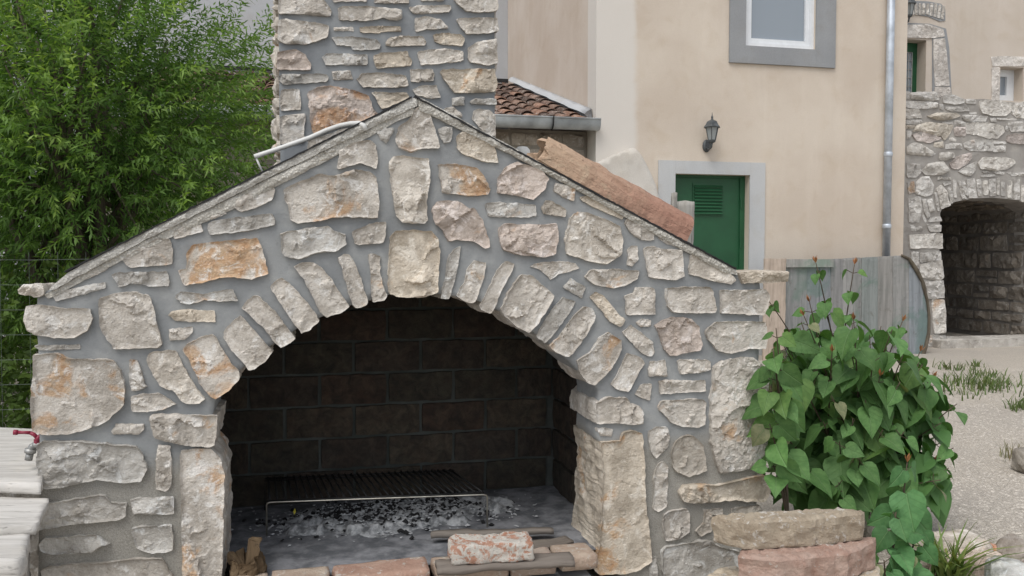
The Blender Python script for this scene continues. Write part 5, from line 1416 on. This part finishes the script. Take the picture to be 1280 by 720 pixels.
# ------------------------------------------------------------------ willow-like tree and shrubs
def leafcloud(name, twigs, rn, per, llen, lwid, cols, mat, parent, tlen):
    """narrow leaves set along twigs; twigs: (pos, dir, tone)"""
    T = len(twigs); pos = np.array([t_[0] for t_ in twigs]); d = np.array([t_[1] for t_ in twigs]); tone = np.array([t_[2] for t_ in twigs])
    nrm = lambda a: a/(np.linalg.norm(a, axis=-1, keepdims=True)+1e-9)
    d = nrm(d); L = tlen*rn.uniform(.6, 1.3, T); side = nrm(np.cross(d, [0, 0, 1.0])); up = np.cross(side, d)
    k = np.arange(per)[None, :]; f = (k+rn.random((T, per)))/per; E = lambda a: a[:, None, :]
    p = E(pos)+E(d)*(L[:, None]*f)[..., None]; p[..., 2] -= .12*L[:, None]*f*f
    a = k*2.4+rn.uniform(-.5, .5, (T, per)); o = E(side)*np.cos(a)[..., None]+E(up)*np.sin(a)[..., None]
    ld = nrm(E(d)*rn.uniform(.6, 1.2, (T, per, 1))+o*rn.uniform(.5, 1.0, (T, per, 1))+np.array([0, 0, -.45]))
    w = nrm(np.cross(ld, rn.normal(0, 1, (T, per, 3)))); l = (llen*rn.uniform(.6, 1.2, (T, per))*(1-.3*f))[..., None]
    ww = w*lwid*rn.uniform(.7, 1.2, (T, per, 1)); sag = np.array([0, 0, -.12])*l
    V = np.stack([p, p+ld*l*.45+ww+sag*.2, p+ld*l+sag, p+ld*l*.45-ww+sag*.2], 2).reshape(-1, 3)
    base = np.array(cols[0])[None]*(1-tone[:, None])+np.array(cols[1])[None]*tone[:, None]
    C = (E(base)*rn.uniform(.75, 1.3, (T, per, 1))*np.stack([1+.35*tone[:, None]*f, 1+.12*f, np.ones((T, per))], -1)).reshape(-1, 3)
    n = len(V)//4; m = bpy.data.meshes.new(name)
    m.vertices.add(len(V)); m.vertices.foreach_set('co', np.array(V, dtype=np.float32).ravel())
    m.loops.add(n*4); m.loops.foreach_set('vertex_index', np.arange(n*4, dtype=np.int32)); m.polygons.add(n)
    m.polygons.foreach_set('loop_start', np.arange(n, dtype=np.int32)*4); m.polygons.foreach_set('loop_total', np.full(n, 4, dtype=np.int32))
    m.materials.append(mat); m.update(calc_edges=True)
    at = m.color_attributes.new('Col', 'FLOAT_COLOR', 'CORNER')
    at.data.foreach_set('color', np.repeat(np.c_[np.array(C), np.ones(n)], 4, axis=0).ravel().astype(np.float32))
    o = link(bpy.data.objects.new(name, m)); o.parent = parent; return o
def tree(name, label, cat, base, stemsN, H, crown, ntw, per, llen, lwid, cols, seed, tlen=.34, clumps=46, group=None, mat='leaf', trunk_r=.075, skip=None):
    rn = np.random.default_rng(seed); root = thing(name, label, cat, base, 0, group)
    c0 = np.array(crown[0]); rad = np.array(crown[1])
    tr = MB(); br = MB(); tips = []
    cl = []
    while len(cl) < clumps:
        q = rn.uniform(-1, 1, 3); r = np.linalg.norm(q)
        if not .25 < r < 1: continue
        c = c0+q*rad*(.55+.45*r)
        if skip:                               # thin, open side of the crown towards the chimney
            x_, y_, z_ = base[0]+c[0], base[1]+c[1], c[2]; qx, qy = 640+F*x_/y_, HOR-F*(z_-CAMH)/y_
            if skip[0] < qx < skip[1] and skip[2] < qy < skip[3] and rn.random() < .8: continue
        cl.append(c)
    for k in range(stemsN):
        a = rn.uniform(0, 6.28); b = np.array([.12*math.cos(a), .12*math.sin(a), 0]); tp = c0+np.array([rn.uniform(-.55, .55)*rad[0], rn.uniform(-.55, .55)*rad[1], rn.uniform(.2, .8)*rad[2]])
        md = (b+tp)/2+np.array([rn.uniform(-.15, .15), rn.uniform(-.15, .15), .2]); pts = [b*(1-f)**2+md*2*f*(1-f)+tp*f*f for f in np.linspace(0, 1, 9)]
        tr.tube([tuple(p) for p in pts], [trunk_r*rn.uniform(.7, 1)*(1-.85*f) for f in np.linspace(0, 1, 9)], 8); tips.append(pts)
    for c in cl:
        pts = tips[rn.integers(len(tips))]; s = pts[rn.integers(2, 8)]; md = (s+c)/2+np.array([0, 0, .12])
        br.tube([tuple(s), tuple(md), tuple(c)], [.022, .014, .005], 5)
    tw = []
    for k in range(ntw):
        c = cl[rn.integers(len(cl))]; tone0 = (hash((seed, round(float(c[0]), 3))) % 100)/100
        p = c+rn.normal(0, 1, 3)*np.array([.30, .30, .30])*min(1, rad.min()/1.2)
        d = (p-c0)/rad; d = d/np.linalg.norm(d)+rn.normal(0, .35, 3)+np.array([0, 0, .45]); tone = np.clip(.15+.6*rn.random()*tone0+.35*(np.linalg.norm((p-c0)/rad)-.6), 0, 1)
        tw.append((p, d, tone))
    tr.build('trunk', M['bark'], root, True); br.build('branches', M['bark'], root, True)
    o = leafcloud('crown', tw, rn, per, llen, lwid, cols, M[mat], root, tlen); return root
tb = (-3.05, 6.3, 0)
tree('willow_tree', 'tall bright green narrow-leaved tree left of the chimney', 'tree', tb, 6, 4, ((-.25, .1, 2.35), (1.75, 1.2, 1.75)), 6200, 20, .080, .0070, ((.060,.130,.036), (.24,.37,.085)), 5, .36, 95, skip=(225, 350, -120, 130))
cols_ = ((.055,.10,.024), (.14,.21,.05))
for k, (x, y, h, rx) in enumerate([(-3.9, 5.3, 1.0, .75), (-2.75, 5.5, .95, .6), (-2.1, 4.9, .85, .5), (-4.9, 7.5, 1.5, 1.0)]):
    tree('green_shrub', ['dark green shrub behind the wire fence at the left edge', 'dark green shrub under the willow tree, behind the left roof slope', 'dark green shrub nearest the barbecue\'s left end', 'tall dark shrub behind the willow tree at the far left'][k], 'shrub', (x, y, 0), 4, h, ((0, 0, h*.55), (rx, rx*.8, h*.6)), 700, 15, .075, .015, cols_, 40+k, .2, 24, 'shrubs behind the wire fence', 'shrub', .02)
# far hedge closing the view on the left
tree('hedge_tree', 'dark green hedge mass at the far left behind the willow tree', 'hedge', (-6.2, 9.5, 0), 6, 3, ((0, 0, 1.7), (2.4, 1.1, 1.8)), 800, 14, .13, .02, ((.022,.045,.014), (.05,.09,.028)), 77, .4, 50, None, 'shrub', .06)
# wire fence
fp = [gp(-30, 530, .45), gp(75, 500, .45)]
fa = np.array([-3.3, 4.15, 0]); fb_ = np.array([-1.75, 4.6, 0])
fence = thing('wire_fence', 'thin wire mesh fence left of the barbecue in front of the shrubs', 'fence', tuple(fa), math.atan2(fb_[1]-fa[1], fb_[0]-fa[0]))
FL = float(np.linalg.norm(fb_-fa)); wm = MB()
for k in range(10): wm.tube([(0, 0, .1+k*.13), (FL*.5, .0, .1+k*.13-.012), (FL, 0, .1+k*.13)], .0010, 4)
for k in range(13): wm.tube([(FL*k/12, 0, .05), (FL*k/12+.01, 0, 1.3)], .0009, 4)
wm.build('wire_mesh', M['wire'], fence)
for u in (0, FL): MB().tube([(u, 0, 0), (u, 0, 1.38)], .02, 8).build('post', M['wire'], fence, True)
